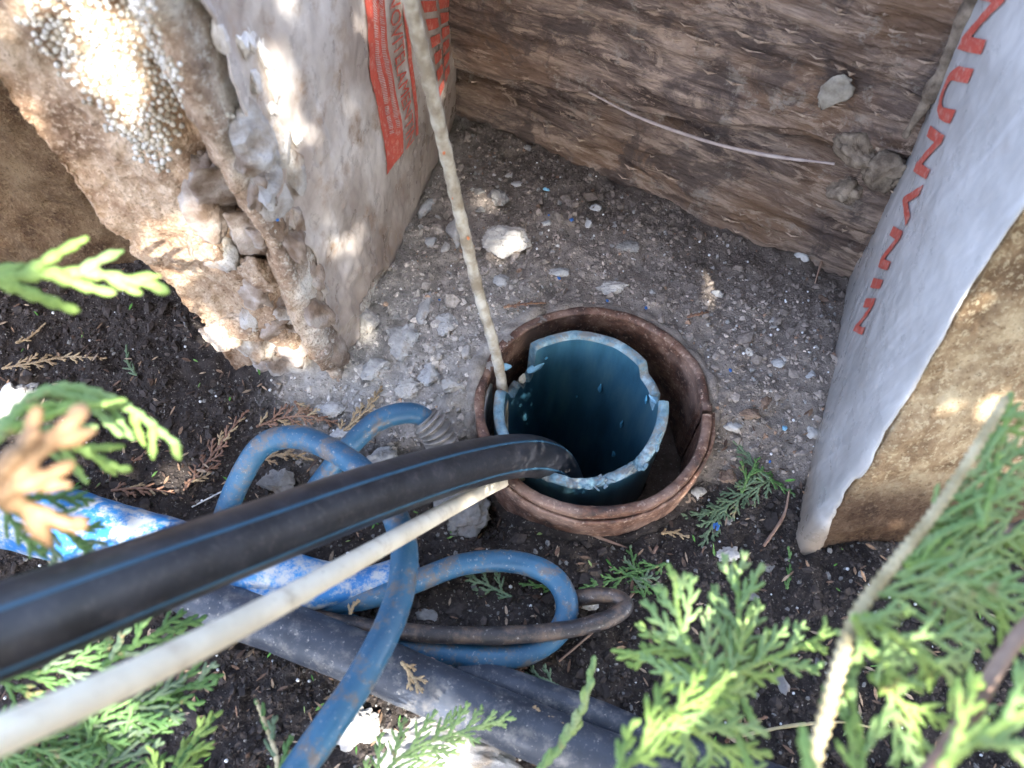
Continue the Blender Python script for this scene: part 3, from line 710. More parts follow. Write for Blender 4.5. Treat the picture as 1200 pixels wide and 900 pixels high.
for i_, (px, py, a_, b_, h_, dz_) in enumerate([(228, 188, .010, .014, .010, .002), (258, 196, .013, .018, .013, .004), (292, 188, .013, .018, .016, .004), (326, 176, .011, .016, .018, .003), (345, 200, .009, .014, .016, .001), (300, 222, .012, .017, .013, .002), (262, 226, .010, .015, .013, .000), (330, 232, .008, .014, .012, -.001)]):
    lump_child('mortar_ledge', onL(px, py, dz_-0.004), (a_*1.3, b_*1.3, h_*1.3), 71+i_, M_ledge, (rng.uniform(-.5, .5), rng.uniform(-.4, .4), rng.uniform(-.5, .5)), left, sub=5, rough=0.07, cuts=15)
M_scrape = basic('white scraped mortar', [(0.38, (0.50, 0.46, 0.42)), (0.6, (0.74, 0.72, 0.70))], 60, 0.7, 0.8)
for i_, (px, py, a_, h_) in enumerate([(296, 40, .012, .012), (312, 62, .010, .016), (285, 52, .010, .010), (322, 95, .010, .016), (300, 95, .012, .010), (318, 125, .010, .010), (262, 48, .008, .010), (348, 155, .012, .010)]):
    lump_child('scraped_patch', onL(px, py, -0.002), (0.0045, a_, h_), 640+i_, M_scrape, (rng.uniform(-.6, .6), rng.uniform(-.2, .2), 0.3), left, sub=4, rough=0.22, cuts=8)
for i_ in range(34):
    py = rng.uniform(215, 455); px = rng.uniform(np.interp(py, [215, 330, 455], [215, 262, 330]), np.interp(py, [215, 300, 400, 455], [350, 370, 385, 380]))
    a_ = rng.uniform(0.010, 0.024); side_ = px > np.interp(py, [200, 455], [290, 375])
    if side_: p_ = onL(px, py, -0.009)
    else:
        r0_ = ray(px, py); p_ = CAM+r0_*((0.015-CAM.y)/r0_.y)
    gq = rng.uniform(); lump_child('mortar_crust', p_, (0.011 if side_ else a_, a_*1.1 if side_ else 0.013, a_*rng.uniform(1.0, 2.1)), 700+i_, M_crust if gq < 0.75 else M_ledge, (rng.uniform(-.5, .5), rng.uniform(-.3, .3), 0.3+rng.uniform(-.3, .3)), left, sub=4, rough=0.16, cuts=11)
# rubble crusted on the lower front corner
for i, (px, py, z, s) in enumerate([(300, 395, .05, .022), (345, 410, .045, .024), (375, 440, .025, .020), (262, 400, .05, .02), (420, 400, .05, .016), (310, 330, .10, .018), (240, 300, .14, .016), (445, 350, .06, .014), (330, 455, .02, .018)]):
    r0_ = ray(px, py); yy = 0.0 if px < 330 else 0.0+0.303*0+ (px-330)/120*0.09
    t_ = (yy-CAM.y)/r0_.y; p_ = CAM+r0_*t_
    lump_child('mortar_crust', p_+Vector((-0.004, 0.010, 0)), (s, s*0.7, s*rng.uniform(0.8, 1.4)), 200+i, M_foam, (rng.uniform(-.5, .5), rng.uniform(-.6, .6), rng.uniform(-1, 1)), left, sub=5, rough=0.16, cuts=9)

# ---- second slab behind on the left, its shade painted in as a dark tint
c4 = lambda a: [[(x, y, -0.03), (x, y, 0.12), (x, y, 0.5)] for x, y in a]
GB = loft(c4([(-0.322, 0.15), (-0.322, 0.40), (-0.70, 0.40), (-0.70, 0.12)]), [60, 60, 40, 110], 120, 10); nB = gnorm(GB)
if nB[60, 0][0] < 0: nB = -nB
GB = GB+nB*(0.016*fbm(GB, 13, 5, 81)+0.006*fbm(GB, 60, 4, 82))[..., None]
V_, F_ = closed(GB); o = mk('foam_slab', V_, F_, M_foam, col=np.ones((len(V_), 3))*np.array([0.30, 0.25, 0.18])); tag(o, 'foam slab left of the broken slab, deep shade painted in as dark brown', 'concrete slab')

# ---- right bag
HR = 0.46
RB = [(0.243, -0.156, -0.03), (0.262, -0.130, 0.10), (0.290, -0.064, 0.26), (0.320, 0.000, HR)]      # near corner
RA = [(0.352, 0.130, -0.03), (0.340, 0.128, 0.10), (0.318, 0.122, 0.26), (0.295, 0.120, HR)]          # far corner by the boards
RD = [(0.60, 0.20, -0.03), (0.60, 0.20, 0.10), (0.60, 0.20, 0.26), (0.60, 0.20, HR)]
RC = [(0.56, -0.13, -0.03), (0.56, -0.10, 0.10), (0.57, -0.05, 0.26), (0.58, 0.00, HR)]
GR = loft([RB, RC, RD, RA], [140, 60, 40, 170], 190, 12); nR = gnorm(GR)
if nR[90, 140+60+40+85][0] > 0: nR = -nR
idr = np.arange(GR.shape[1]); endf = (idr < 140); film = (idr >= 240)
ur = (idr-240)/170.0
amp = np.where(film, 0.30, 1.0)[None, :]
bulge = 0.010*np.sin(np.clip(ur, 0, 1)*math.pi)[None, :]*film[None, :]
d = amp*(0.016*fbm(GR, 10, 5, 91)+0.003*fbm(GR, 60, 5, 92)+0.0015*fbm(GR, 220, 3, 93))+bulge
GRd = GR+nR*d[..., None]
cr = np.ones(GR.shape)*np.array([1.12, 1.12, 0.93]); lowm = (1-ss(GR[..., 2]+0.03*fbm(GR, 14, 4, 95), 0.03, 0.115))[..., None]
cr = cr*(1-lowm)+np.array([0.22, 0.18, 0.15])*lowm
stn = ss(fbm(GR*np.array([1, 1, 2.5]), 9, 5, 96), 0.08, 0.3)[..., None]; cr = cr*(1-stn*np.array([0.35, 0.45, 0.6])*0.7)
V_, F_ = closed(GRd)
right = empty('cement_bag', (0.4, 0.0, 0)); tag(right, 'foam concrete slab in smooth grey film with slanting red letters, right side', 'concrete slab', 'film wrapped foam concrete slabs')
mk('foam_core', V_, F_, M_foam, right, col=np.vstack([cr.reshape(-1, 3), np.ones((2, 3))]))
sel = np.concatenate([np.arange(236, 410), np.arange(0, 26)]); Gq = GR[:, sel]; nq = nR[:, sel]; us = np.concatenate([(np.arange(236, 410)-240)/170.0, 1+np.arange(0, 26)/170.0])
zq = Gq[..., 2]; fold = 0.0026+0.0010*fbm(Gq*np.array([1, 1, 0.3]), 25, 3, 97)+0.0003*fbm(Gq, 120, 3, 98)
Gt = Gq+nq*(0.7*d[:, sel]+fold+0.0025)[..., None]
eu = 0.992+0.035*(1-ss(zq, -0.01, 0.10))+0.014*fbm(np.stack([zq*0, zq*0, zq], -1), 30, 5, 99)
c1_ = eu.mean(1)*170+4; c0_ = np.zeros(len(c1_))
Gt, nq, Gq = recol(Gt, c0_, c1_), recol(nq, c0_, c1_), recol(Gq, c0_, c1_); zq = Gq[..., 2]; us = us*0.87; mask = zq > -0.02
Vf, Ff, usd = sheet(Gt, nq, mask, 0.0012)
cq = (np.ones(Gt.shape)*(0.80+0.25*ss(zq, 0.0, 0.16)*ss(us[None, :], 0.0, 0.4)+0.05*fbm(Gq, 18, 4, 101))[..., None]*(1-(1-ss(zq+0.012*fbm(Gq, 40, 4, 102), 0.0, 0.05))[..., None]*np.array([0.35, 0.45, 0.55]))).reshape(-1, 3)[usd]
mk('plastic_film', Vf, Ff, M_filmR, right, col=cq)
Q = quad_px(Gt, [(1156, -20), (1001, 388), (1012, 393), (1186, -14)])
printed('red_lettering', Gt, nq, Q, text_polys('NUNVNIN', 0.035, 1.2), M_red, right, 0.0012)

# ------------------------------------------------------------------ rusty casing
def ring_wall(name, cx, cy, r0, r1, prof, zb, m, parent, n=360, rough=0.0, seed=0, a0=0.0, a1=2*math.pi, dr=None, rows=40):
    full = (a1-a0) > 6.28; th = np.linspace(a0, a1, n, endpoint=not full)
    zt = prof(th); off = dr(th) if dr else 0*th
    rp = [(r0, None)]
    t = np.linspace(0, 1, rows)**1.5
    lay = []
    for q in t[::-1]: lay.append((r0+off, zt-(zt-zb)*q))          # inner wall bottom to top
    lip = 4
    for q in range(1, lip): lay.append((r0+(r1-r0)*q/lip+off, zt+0.0012*math.sin(math.pi*q/lip)))
    for q in t: lay.append((r1+off, zt-(zt-zb)*q))
    Gd = np.stack([np.stack([cx+np.cos(th)*rr, cy+np.sin(th)*rr, np.broadcast_to(z_, th.shape)], -1) for rr, z_ in lay], 0)
    if rough:
        rad = np.stack([np.cos(th), np.sin(th), 0*th], -1)[None]
        Gd = Gd+rad*(rough*fbm(Gd, 55, 4, seed))[..., None]; Gd[..., 2] += rough*0.8*fbm(Gd, 70, 3, seed+3)
    m_, n_, _ = Gd.shape; F = grid_faces(m_, n_, full)
    Fl = [tuple(map(int, f)) for f in F]
    last = (m_-1)*n_; Fl += [(last+j, last+(j+1) % n_, (j+1) % n_, j) for j in range(n_ if full else n_-1)]
    if not full: Fl += [tuple(i*n_ for i in range(m_))[::-1], tuple(i*n_+n_-1 for i in range(m_))]
    return mk(name, Gd.reshape(-1, 3), [f[::-1] for f in Fl], m, parent)
casing = empty('steel_casing', (CX, CY, 0)); tag(casing, 'rusty steel well casing with a split rim set in the soil', 'well casing')
deg = math.degrees
def prof_case(th):
    a = (np.degrees(th)+180) % 360-180
    z = CZ+0.0015*np.sin(th*3)
    z = z-0.0055*np.exp(-((a-163)/11)**2)      # worn low spot on the left
    return z
ring_wall('casing_wall', CX, CY, 0.0955, 0.1035, prof_case, -0.30, M_rust, casing, rough=0.0014, seed=7, a0=R(-4), a1=R(-4+358), dr=lambda th: 0.0006*np.sin(th*5)-0.002*ss(np.degrees(th) % 360, 20, 0)*(np.degrees(th) % 360 < 180))
# thicker collar around the front half, ends in a step on the right
ring_wall('collar', CX, CY, 0.1037, 0.1072, lambda th: CZ-0.007+0.0*th, -0.05, M_rust, casing, n=220, rough=0.0018, seed=17, a0=R(200), a1=R(357), rows=14)
# blue liner pipe
BX, BY = CX-0.0115, CY-0.0005
def prof_blue(th):
    a = (np.degrees(th)) % 360
    z = 0.034+0.003*np.sin(th+0.2)
    fr_ = ((a > 222) & (a < 328))
    jag = 0.0022*vn(np.stack([a*0.10, a*0, a*0], -1), 3)+0.0010*vn(np.stack([a*0.45, a*0, a*0], -1), 4)*fr_
    z = z+jag*(0.45+0.9*fr_)
    z = z-(0.046+0.006*vn(np.stack([a*0.3, a*0, a*0], -1), 6))*ss(a, 124, 127)*(1-ss(a, 146, 172))     # chunk missing at the back left
    z = z-0.007*ss(a, 165, 175)*(1-ss(a, 225, 240))
    z = z-0.017*ss(a, 27, 29)*(1-ss(a, 33, 44))*0-0.013*ss(a, 12, 13)*(1-ss(a, 30, 36))-0.020*ss(a, 2, 3)*(1-ss(a, 12, 13.5))
    z = z+0.007*ss(a, 300, 345)*(a < 361)-0.007*0
    return z
liner = empty('blue_liner_pipe', (BX, BY, 0)); tag(liner, 'blue plastic liner pipe with jagged broken rim inside the rusty casing', 'liner pipe')
def blue_ring():
    n = 540; th = np.linspace(0, 2*math.pi, n, endpoint=False); zt = prof_blue(th); r0, r1 = 0.0665, 0.0760
    jg = 0.0010*vn(np.stack([np.degrees(th)*0.12, th*0, th*0], -1), 9)
    inner = []
    for q in np.linspace(0, 1, 60)**1.4: inner.append((r0+0*th, zt-0.0015-(zt+0.45)*q))
    inner = inner[::-1]
    mkg = lambda L: np.stack([np.stack([BX+np.cos(th)*rr, BY+np.sin(th)*rr, z_], -1) for rr, z_ in L], 0)
    Gi = mkg(inner); F = grid_faces(Gi.shape[0], n, True)[:, ::-1].copy(); mk('inner_wall', Gi.reshape(-1, 3), F, M_blue_in, liner)
    rim = [(r0+0*th, zt-0.0015)]+[(r0+(r1-r0)*q+jg*math.sin(q*3.14), zt+0.0012*np.sin(q*3.1)+0.0005*vn(np.stack([np.degrees(th)*0.25+q*5, th*0+q*4, th*0], -1), 5)) for q in (0.15, 0.35, 0.55, 0.75, 0.9)]+[(r1+0*th, zt-0.0015)]
    Gi = mkg(rim); F = grid_faces(Gi.shape[0], n, True)[:, ::-1].copy(); mk('broken_rim', Gi.reshape(-1, 3), F, M_blue_edge, liner)
    out = [(r1+0*th, zt-0.0015-(zt+0.45)*q) for q in np.linspace(0, 1, 30)**1.4]
    Gi = mkg(out); F = grid_faces(Gi.shape[0], n, True)[:, ::-1].copy(); mk('outer_wall', Gi.reshape(-1, 3), F, M_blue_in, liner)
blue_ring()
# dried silt plug that closes the gap below and the shaft floor
th = np.linspace(0, 2*math.pi, 96, endpoint=False)
ringv = lambda r, z: np.stack([CX+np.cos(th)*r, CY+np.sin(th)*r, np.full(96, z)], -1)
V_ = np.vstack([ringv(0.098, -0.16), ringv(0.05, -0.17), ringv(0.098, -0.18), ringv(0.05, -0.18)])
Pg = np.stack([np.stack([CX+np.cos(th)*q, CY+np.sin(th)*q, -0.075+0.006*vn(np.stack([np.cos(th)*6, np.sin(th)*6, th*0+q*90], -1))], -1) for q in (0.060, 0.068, 0.076, 0.084, 0.092, 0.098)], 0)
PV = Pg.reshape(-1, 3); rb_ = np.hypot(PV[:, 0]-BX, PV[:, 1]-BY)
Fg = grid_faces(6, 96, True); Fg = Fg[~(rb_[Fg] < 0.070).any(axis=1)]
mk('silt', PV, Fg, M_soil, casing, col=np.array([[0.12, 0.085, 0.065]]*len(PV)))
o = mk('shaft_water', np.vstack([np.stack([BX+np.cos(th)*0.0658, BY+np.sin(th)*0.0658, np.full(96, -0.40)], -1), [[BX, BY, -0.40]]]), [(i, (i+1) % 96, 96) for i in range(96)], basic('dark well water', [(0.3, (0.004, 0.01, 0.014)), (0.7, (0.006, 0.014, 0.02))], 10, 0.05, 0.05)); tag(o, 'dark water deep inside the blue pipe', kind='structure')
# grey inner lip segment on the left between liner and casing
ring_wall('inner_lip', BX-0.004, BY, 0.0795, 0.0865, lambda th: 0.020+0.002*np.sin(th*4), -0.10, M_mortar, casing, n=80, rough=0.0012, seed=27, a0=R(158), a1=R(222), rows=10)
# chips, and paler blue flecks on the inner wall
def onblue(px, py, r=0.0642):
    q = ray(px, py); a = q.x**2+q.y**2; ox, oy = CAM.x-BX, CAM.y-BY; b_ = 2*(ox*q.x+oy*q.y); c = ox*ox+oy*oy-r*r
    t = (-b_+math.sqrt(max(0, b_*b_-4*a*c)))/(2*a); return CAM+q*t
for i, (px, py, a, b_) in enumerate([(703, 455, 0.0022, 0.009), (728, 497, 0.0024, 0.008), (719, 533, 0.0026, 0.008), (676, 465, 0.0015, 0.003), (757, 468, 0.003, 0.006), (640, 420, 0.002, 0.002)]):
    p_ = onblue(px, py); V, F = rock((a, a*0.35, b_), 300+i, 3, 8, 0.1); az = math.atan2(p_.y-BY, p_.x-BX)+math.pi/2
    M_ = Matrix.Rotation(az, 3, 'Z'); V = (np.array(M_)@V.T).T+np.array(p_); mk('pale_fleck', V, F, M_palefleck, liner)
def chip(px, py, z, dims, seed, rot, m=None, name='broken_chip'):
    p_ = W(px, py, z=z); return lump_child(name, p_, dims, seed, m or M_blue_chip, rot, liner, sub=3, cuts=14, rough=0.08)
chip(628, 430, 0.006, (0.011, 0.005, 0.004), 311, (0, 0.2, 0.7)); chip(612, 444, 0.0, (0.007, 0.004, 0.005), 312, (0.3, 0, 1.1), M_cream)
chip(592, 430, 0.018, (0.006, 0.004, 0.003), 313, (0, 0, 0.1)); chip(765, 466, 0.018, (0.005, 0.006, 0.004), 314, (0, 0.2, 0.3))
for k_ in range(22):
    a_ = R(rng.uniform(270, 335)); q_ = rng.uniform(0.069, 0.078)
    lump_child('plastic_shaving', (BX+q_*math.cos(a_), BY+q_*math.sin(a_), float(prof_blue(np.array([a_]))[0])+rng.uniform(0, 0.002)), (rng.uniform(.003, .008), rng.uniform(.0012, .0028), .0011), 330+k_, M_blue_edge, (rng.uniform(-.4, .4), rng.uniform(-.4, .4), a_+1.57+rng.normal()*0.6), liner, sub=3, cuts=14, rough=0.12)

# a soil ring packed around the casing
V_, F_ = tube([(CX+0.108*math.cos(a), CY+0.108*math.sin(a), float(gh(CX+0.115*math.cos(a), CY+0.115*math.sin(a)))-0.002) for a in np.linspace(0, 2*math.pi, 60)], 0.006, 300, 12, rough=0.006, rs=60, seed=3)
o = mk('soil_berm', V_, F_, M_soil, col=np.array([groundcol(v[0], v[1]) for v in V_])); tag(o, 'crumbly soil packed against the casing', kind='stuff')

# ------------------------------------------------------------------ hoses, cables, rope
HP = [W(-260, 835, d=0.235), W(0, 740, d=0.285), W(150, 683, d=0.33), W(300, 628, d=0.395), W(420, 584, d=0.46), W(520, 552, d=0.535), W(590, 536, d=0.60), W(630, 536, d=0.645), W(655, 552, d=0.685), W(668, 590, d=0.75), W(670, 640, d=0.85)]
HR_ = 0.0178
bh = empty('black_hose', HP[1]); tag(bh, 'thick black water hose with two blue stripes bending down into the blue pipe', 'hose')
V_, F_ = tube(HP, HR_, 160, 48, up=(0, -0.3, 1)); mk('hose_wall', V_, F_, M_hose, bh)
STR = (-12, 64)
for a in STR:
    V_, F_ = strip(HP, HR_, R(a-3), R(a+3), 160, up=(0, -0.3, 1)); mk('stripe', V_, F_, M_stripe, bh)
CP_ = [W(-200, 945, d=0.18), W(0, 862, d=0.215), W(200, 772, d=0.275), W(350, 694, d=0.36), W(480, 622, d=0.48), W(560, 578, d=0.59), W(600, 560, d=0.655), W(640, 552, d=0.70), W(668, 580, d=0.78), W(672, 640, d=0.88)]
V_, F_ = tube(CP_, 0.0058, 140, 24); o = mk('cream_cable', V_, F_, M_cream); tag(o, 'smooth cream cable running under the black hose into the casing', 'cable')
RP = [W(470, -60, d=0.40), W(480, 0, d=0.44), W(505, 105, d=0.49), W(527, 200, d=0.545), W(548, 290, d=0.60), W(563, 350, d=0.635), W(580, 410, d=0.665), W(589, 460, d=0.70), W(590, 520, d=0.74), W(592, 600, d=0.86)]
rope = empty('rope', RP[1]); tag(rope, 'dirty cream rope with red flecks stretched down into the casing', 'rope')
def braid(P, r, n):
    C = smooth_path(P, n); T, N, B = frames(C, (1, 0, 0)); k = 20; th = np.linspace(0, 2*math.pi, k, endpoint=False)
    i = np.arange(len(C))[:, None]; rr = r*(0.93+0.16*np.abs(np.cos(1.5*th[None]-i*0.30))+0.04*np.sin(i*0.31))
    V = C[:, None]+rr[..., None]*(np.cos(th)[None, :, None]*N[:, None]+np.sin(th)[None, :, None]*B[:, None]); return V.reshape(-1, 3), grid_faces(len(C), k, True), C
V_, F_, RC_ = braid(RP, 0.0045, 420); mk('rope_body', V_, F_, M_rope, rope)
for i in range(13):
    c = RC_[int(20+i*27+rng.integers(0, 9))]; dv = (np.array(CAM)-c); dv /= np.linalg.norm(dv); dv = dv+rng.normal(size=3)*0.5; dv /= np.linalg.norm(dv)
    V, F = rock((0.0014, 0.0010, 0.0022), 400+i, 2); mk('red_fleck', V+c+dv*0.0048, F, M_fleck, rope)

r_b = 0.0090
B1 = [G(515, 525, 0.012), W(505, 498, z=0.035), W(482, 484, z=0.05), W(445, 492, z=0.052), W(412, 520, z=0.045), W(380, 560, z=0.03), W(352, 600, z=0.02), W(330, 645, z=0.012), W(350, 700, z=0.012), W(420, 702, z=0.022), W(480, 684, z=0.022), W(540, 662, z=0.02), W(600, 658, z=0.02), W(645, 674, z=0.02), W(664, 705, z=0.018), W(655, 740, z=0.012), W(610, 768, z=0.010), W(540, 768, z=0.010), W(460, 752, z=0.010), W(390, 725, z=0.006), W(320, 700, z=0.0)]
V_, F_ = tube(B1, r_b, 260, 24, rough=0.0004); bl = empty('blue_hose', B1[1]); tag(bl, 'scuffed blue hose looping from a ribbed fitting out over the soil', 'hose', 'thin blue hoses')
mk('hose_wall', V_, F_, M_bhose, bl)
Ct = smooth_path(B1, 260); Tt, Nt, Bt = frames(Ct, (0, 0, 1)); pxs = 600+900*(Ct[:, 0]-CAM.x)/((Ct-np.array(CAM))@np.array(FW))
i0_ = int(np.argmin(np.abs(pxs[160:]-498)))+160; i1_ = int(np.argmin(np.abs(pxs[160:]-530)))+160
tv, tf = [], []
for poly in text_polys('-01-'):
    q0 = len(tv)
    for (u_, v_) in poly:
        f_ = i0_+(i1_-i0_)*u_; k_ = int(f_); c_ = Ct[k_]*(1-(f_-k_))+Ct[k_+1]*(f_-k_); an_ = R(25)-R(50)*v_
        sg = 1 if Bt[k_][1] < 0 else -1
        tv.append(c_+(Nt[k_]*math.cos(an_)+Bt[k_]*sg*math.sin(an_))*(r_b+0.0005))
    tf.append(tuple(range(q0, len(tv))))
mk('lettering', tv, tf, M_pale, bl)
# ribbed fitting at its end
fp = [G(524, 548, 0.0), W(519, 525, z=0.022), W(511, 505, z=0.036), W(498, 490, z=0.045)]
C = smooth_path([tuple(p) for p in fp], 120)
rb = 0.0125+0.0022*np.sin(np.linspace(0, 2*math.pi*11, len(C)))
V_, F_ = tube(C, rb, k=28, raw=True); mk('ribbed_fitting', V_, F_, M_ribs, bl)
B2 = [W(250, 660, z=0.0), W(262, 610, z=0.02), W(282, 560, z=0.045), W(308, 522, z=0.062), W(345, 512, z=0.070), W(385, 525, z=0.075), W(425, 552, z=0.085), W(458, 595, z=0.10), W(473, 640, z=0.115), W(470, 690, z=0.125), W(450, 745, z=0.135), W(420, 800, z=0.14), W(385, 852, z=0.145), W(345, 910, z=0.145), W(300, 990, z=0.14)]
V_, F_ = tube(B2, 0.0094, 200, 24, rough=0.0004, seed=5); o = mk('blue_hose', V_, F_, M_bhose); tag(o, 'blue hose arching up, passing under the black hose and down to the lower edge', 'hose', 'thin blue hoses')
D1 = [W(250, 705, z=0.015), W(330, 715, z=0.02), W(400, 730, z=0.02), W(480, 741, z=0.024), W(570, 745, z=0.024), W(650, 740, z=0.024), W(705, 728, z=0.024), W(732, 712, z=0.022), W(722, 700, z=0.018), W(690, 699, z=0.014), W(660, 706, z=0.004)]
V_, F_ = tube(D1, 0.0066, 200, 18, rough=0.0008); o = mk('dark_cable', V_, F_, M_dcable); tag(o, 'muddy dark cable bent back in a loop above the blue hose', 'cable')
K1 = [W(120, 620, z=0.03), W(240, 700, z=0.03), W(330, 735, z=0.03), W(430, 775, z=0.03), W(540, 822, z=0.028), W(650, 868, z=0.025), W(760, 912, z=0.02), W(860, 960, z=0.02)]
V_, F_ = tube(K1, 0.0195, 120, 36, rough=0.0006); o = mk('black_pipe', V_, F_, M_bigblk); tag(o, 'dusty thick black pipe lying across the soil below the loops', 'pipe', 'dusty black pipes')
K2 = [W(540, 785, z=0.0), W(600, 805, z=0.012), W(680, 834, z=0.012), W(760, 866, z=0.01), W(900, 915, z=0.01), W(1000, 945, z=0.01)]
V_, F_ = tube(K2, 0.0125, 90, 28, rough=0.0006); o = mk('black_pipe', V_, F_, M_bigblk); tag(o, 'thinner dark pipe emerging beside the thick black pipe', 'pipe', 'dusty black pipes')
Bp = [W(-120, 565, z=0.035), W(20, 600, z=0.035), W(130, 630, z=0.035), W(230, 652, z=0.034), W(330, 672, z=0.03), W(420, 686, z=0.022)]
V_, F_ = tube(Bp, [0.030, 0.030, 0.029, 0.026, 0.020, 0.012], 120, 36, rough=0.0012); o = mk('bright_blue_pipe', V_, F_, M_bpipe); tag(o, 'bright blue pipe with flaking pale dirt under the black hose', 'pipe', 'bright blue pipes')
Bq = [W(250, 700, z=0.03), W(330, 702, z=0.03), W(400, 690, z=0.026), W(462, 672, z=0.02), W(480, 664, z=0.01)]
V_, F_ = tube(Bq, 0.0115, 80, 24, rough=0.0006); o = mk('bright_blue_pipe', V_, F_, M_bpipe); tag(o, 'narrow royal blue pipe stub beside the crossing cream cable', 'pipe', 'bright blue pipes')
Wr = [(W(610, 0, z=0)), ]
V_, F_ = tube([G(225, 594, 0.004), G(262, 575, 0.008), G(300, 556, 0.004)], 0.0007, 30, 8); o = mk('wire', V_, F_, basic('thin wire', [(0.3, 0.5), (0.7, 0.7)], 60, 0.3)); tag(o, 'thin grey wire stub by the left foot of the blue loop', 'wire')
for i, (pts, lab) in enumerate([([(975, 270), (965, 300), (955, 332)], 'thin pale twig leaning at the foot of the boards'), ([(770, 640), (735, 705), (690, 745), (655, 775)], 'thin brown twig lying past the cable loop'), ([(870, 862), (930, 850), (985, 846), (1020, 852)], 'thin straw lying on dark soil under the right sprigs'), ([(895, 640), (918, 605), (925, 575)], 'thin grey twig beside the foot of the right slab'), ([(640, 600), (690, 625), (735, 642)], 'thin dark stem below the front of the casing')]):
    V_, F_ = tube([G(x, y, 0.004) for x, y in pts], [0.0012, 0.0014, 0.0007], 30, 7, rough=0.0005); o = mk('twig', V_, F_, M_stemb if i != 2 else M_stem); tag(o, lab, 'twig', 'loose twigs on the soil')

# ------------------------------------------------------------------ loose stones
S = [(600, 283, 33, 19, 'W', 'largest whitish mortar lump on the rubble behind the casing'), (583, 232, 13, 14, 'G', 'grey triangular stone behind the rope'), (562, 226, 8, 7, 'G', 'small grey stone left of the triangular one'), (564, 247, 8, 6, 'G', 'small rounded grey stone under the triangular one'),
     (534, 272, 11, 22, 'M', 'pale upright mortar shard right behind the rope'), (596, 206, 5, 4, 'W', 'tiny bright white chip near the foot of the boards'), (606, 216, 10, 5, 'M', 'pale flake beside the tiny white chip'), (523, 383, 15, 14, 'M', 'pale bluish triangular mortar chunk left of the casing'),
     (472, 400, 26, 22, 'M', 'wide light grey mortar slab left of the casing'), (498, 362, 12, 20, 'M', 'long mortar sliver leaning above the wide slab'), (430, 380, 17, 17, 'W', 'whitish mortar chunk at the foot of the left slab'), (545, 413, 7, 10, 'W', 'small white chip beside the rope'),
     (533, 452, 15, 12, 'W', 'pale chunk with green tinge by the casing rim'), (505, 440, 17, 13, 'M', 'grey mortar chunk above the blue hose end'), (440, 432, 22, 14, 'M', 'grey mortar chunk under the crust of the left slab'), (720, 338, 24, 8, 'W', 'flat pale chunk touching the back of the casing rim'),
     (690, 262, 8, 6, 'M', 'small pale chip in the middle of the rubble'), (735, 290, 14, 8, 'G', 'flat grey stone near the rotten rail'), (700, 245, 10, 6, 'M', 'pale chip next to blue crumbs'), (640, 262, 6, 5, 'M', 'tiny chip right of the largest lump'),
     (914, 425, 11, 7, 'M', 'oval pale stone in the rubble right of the casing'), (897, 472, 9, 8, 'B', 'pinkish clay bit right of the casing'), (905, 376, 5, 4, 'W', 'tiny white stone high on the right rubble'), (950, 506, 8, 9, 'W', 'white chip close to the right slab'), (880, 485, 17, 8, 'B', 'reddish brown clod right of the casing'),
     (858, 500, 12, 9, 'M', 'grey mortar crumb just outside the step in the rim'), (816, 577, 12, 9, 'W', 'bright white pitted chip in front of the casing'), (800, 575, 10, 14, 'B', 'brown clay chunk by the front right rim'), (853, 560, 13, 10, 'B', 'round brown clod among the grey sprigs'), (853, 652, 17, 9, 'W', 'white flake at the tip of the green sprig'),
     (325, 565, 28, 17, 'G', 'grey stone inside the arch of the blue hose'), (540, 600, 34, 26, 'G', 'rough concrete lump under the cream cable'), (440, 545, 30, 18, 'M', 'pale rubble chunk behind the black hose'), (497, 722, 16, 9, 'G', 'grey stone between the hose coils'), (690, 704, 18, 9, 'M', 'half hidden pale stone inside the cable loop'),
     (508, 880, 95, 34, 'W', 'big white crumbly stone at the lower edge'), (420, 850, 30, 30, 'W', 'white chunk next to the crossing blue hose'), (585, 872, 36, 22, 'W', 'white rubble chunk right of the big white stone'), (10, 480, 22, 38, 'M', 'pale grey stone cut by the left frame edge'), (385, 480, 20, 10, 'M', 'sunlit pale chunk behind the blue arch'),
     (405, 510, 18, 10, 'M', 'pale chunk between the two blue arches'), (480, 455, 20, 10, 'W', 'white crushed mortar chunk above the blue hose end'), (915, 800, 8, 14, 'G', 'grey flake on dark soil between the right sprigs'), (840, 345, 8, 6, 'M', 'pale chip right behind the casing'), (940, 300, 10, 8, 'M', 'pale crumb at the foot of the boards on the right'), (965, 352, 9, 6, 'B', 'pinkish clay bit near the right slab foot'), (880, 700, 10, 7, 'G', 'grey pebble in the dark soil on the right'),
     (500, 245, 9, 16, 'M', 'mortar shard at the torn foot of the left film'), (505, 285, 8, 7, 'M', 'small pale shard below the left film'), (522, 292, 6, 9, 'W', 'white shard beside the rope foot'), (655, 320, 12, 7, 'M', 'grey flat chip just behind the casing'), (590, 330, 12, 8, 'M', 'grey chip in the rubble left of the rim'), (950, 440, 7, 5, 'M', 'small chip near the right film')]
MM = {'W': M_white, 'M': M_mortar, 'G': M_grey, 'B': M_brown}
for i, (px, py, hw, hh, k, lab) in enumerate(S):
    p_ = G(px, py); dd = (p_-CAM).dot(FW); a = hw*dd/900; b_ = hh*dd/900/0.85; hz = min(a, b_)*0.62
    p_.z += hz*0.22
    lump('stone', lab, 'stone', p_, (a, b_, hz), 500+i*7, MM[k], rng.uniform(-0.3, 0.3), rng.uniform(-0.15, 0.15), 5 if hw > 12 else 3, 0.17, 12, group='loose stones and mortar chunks')
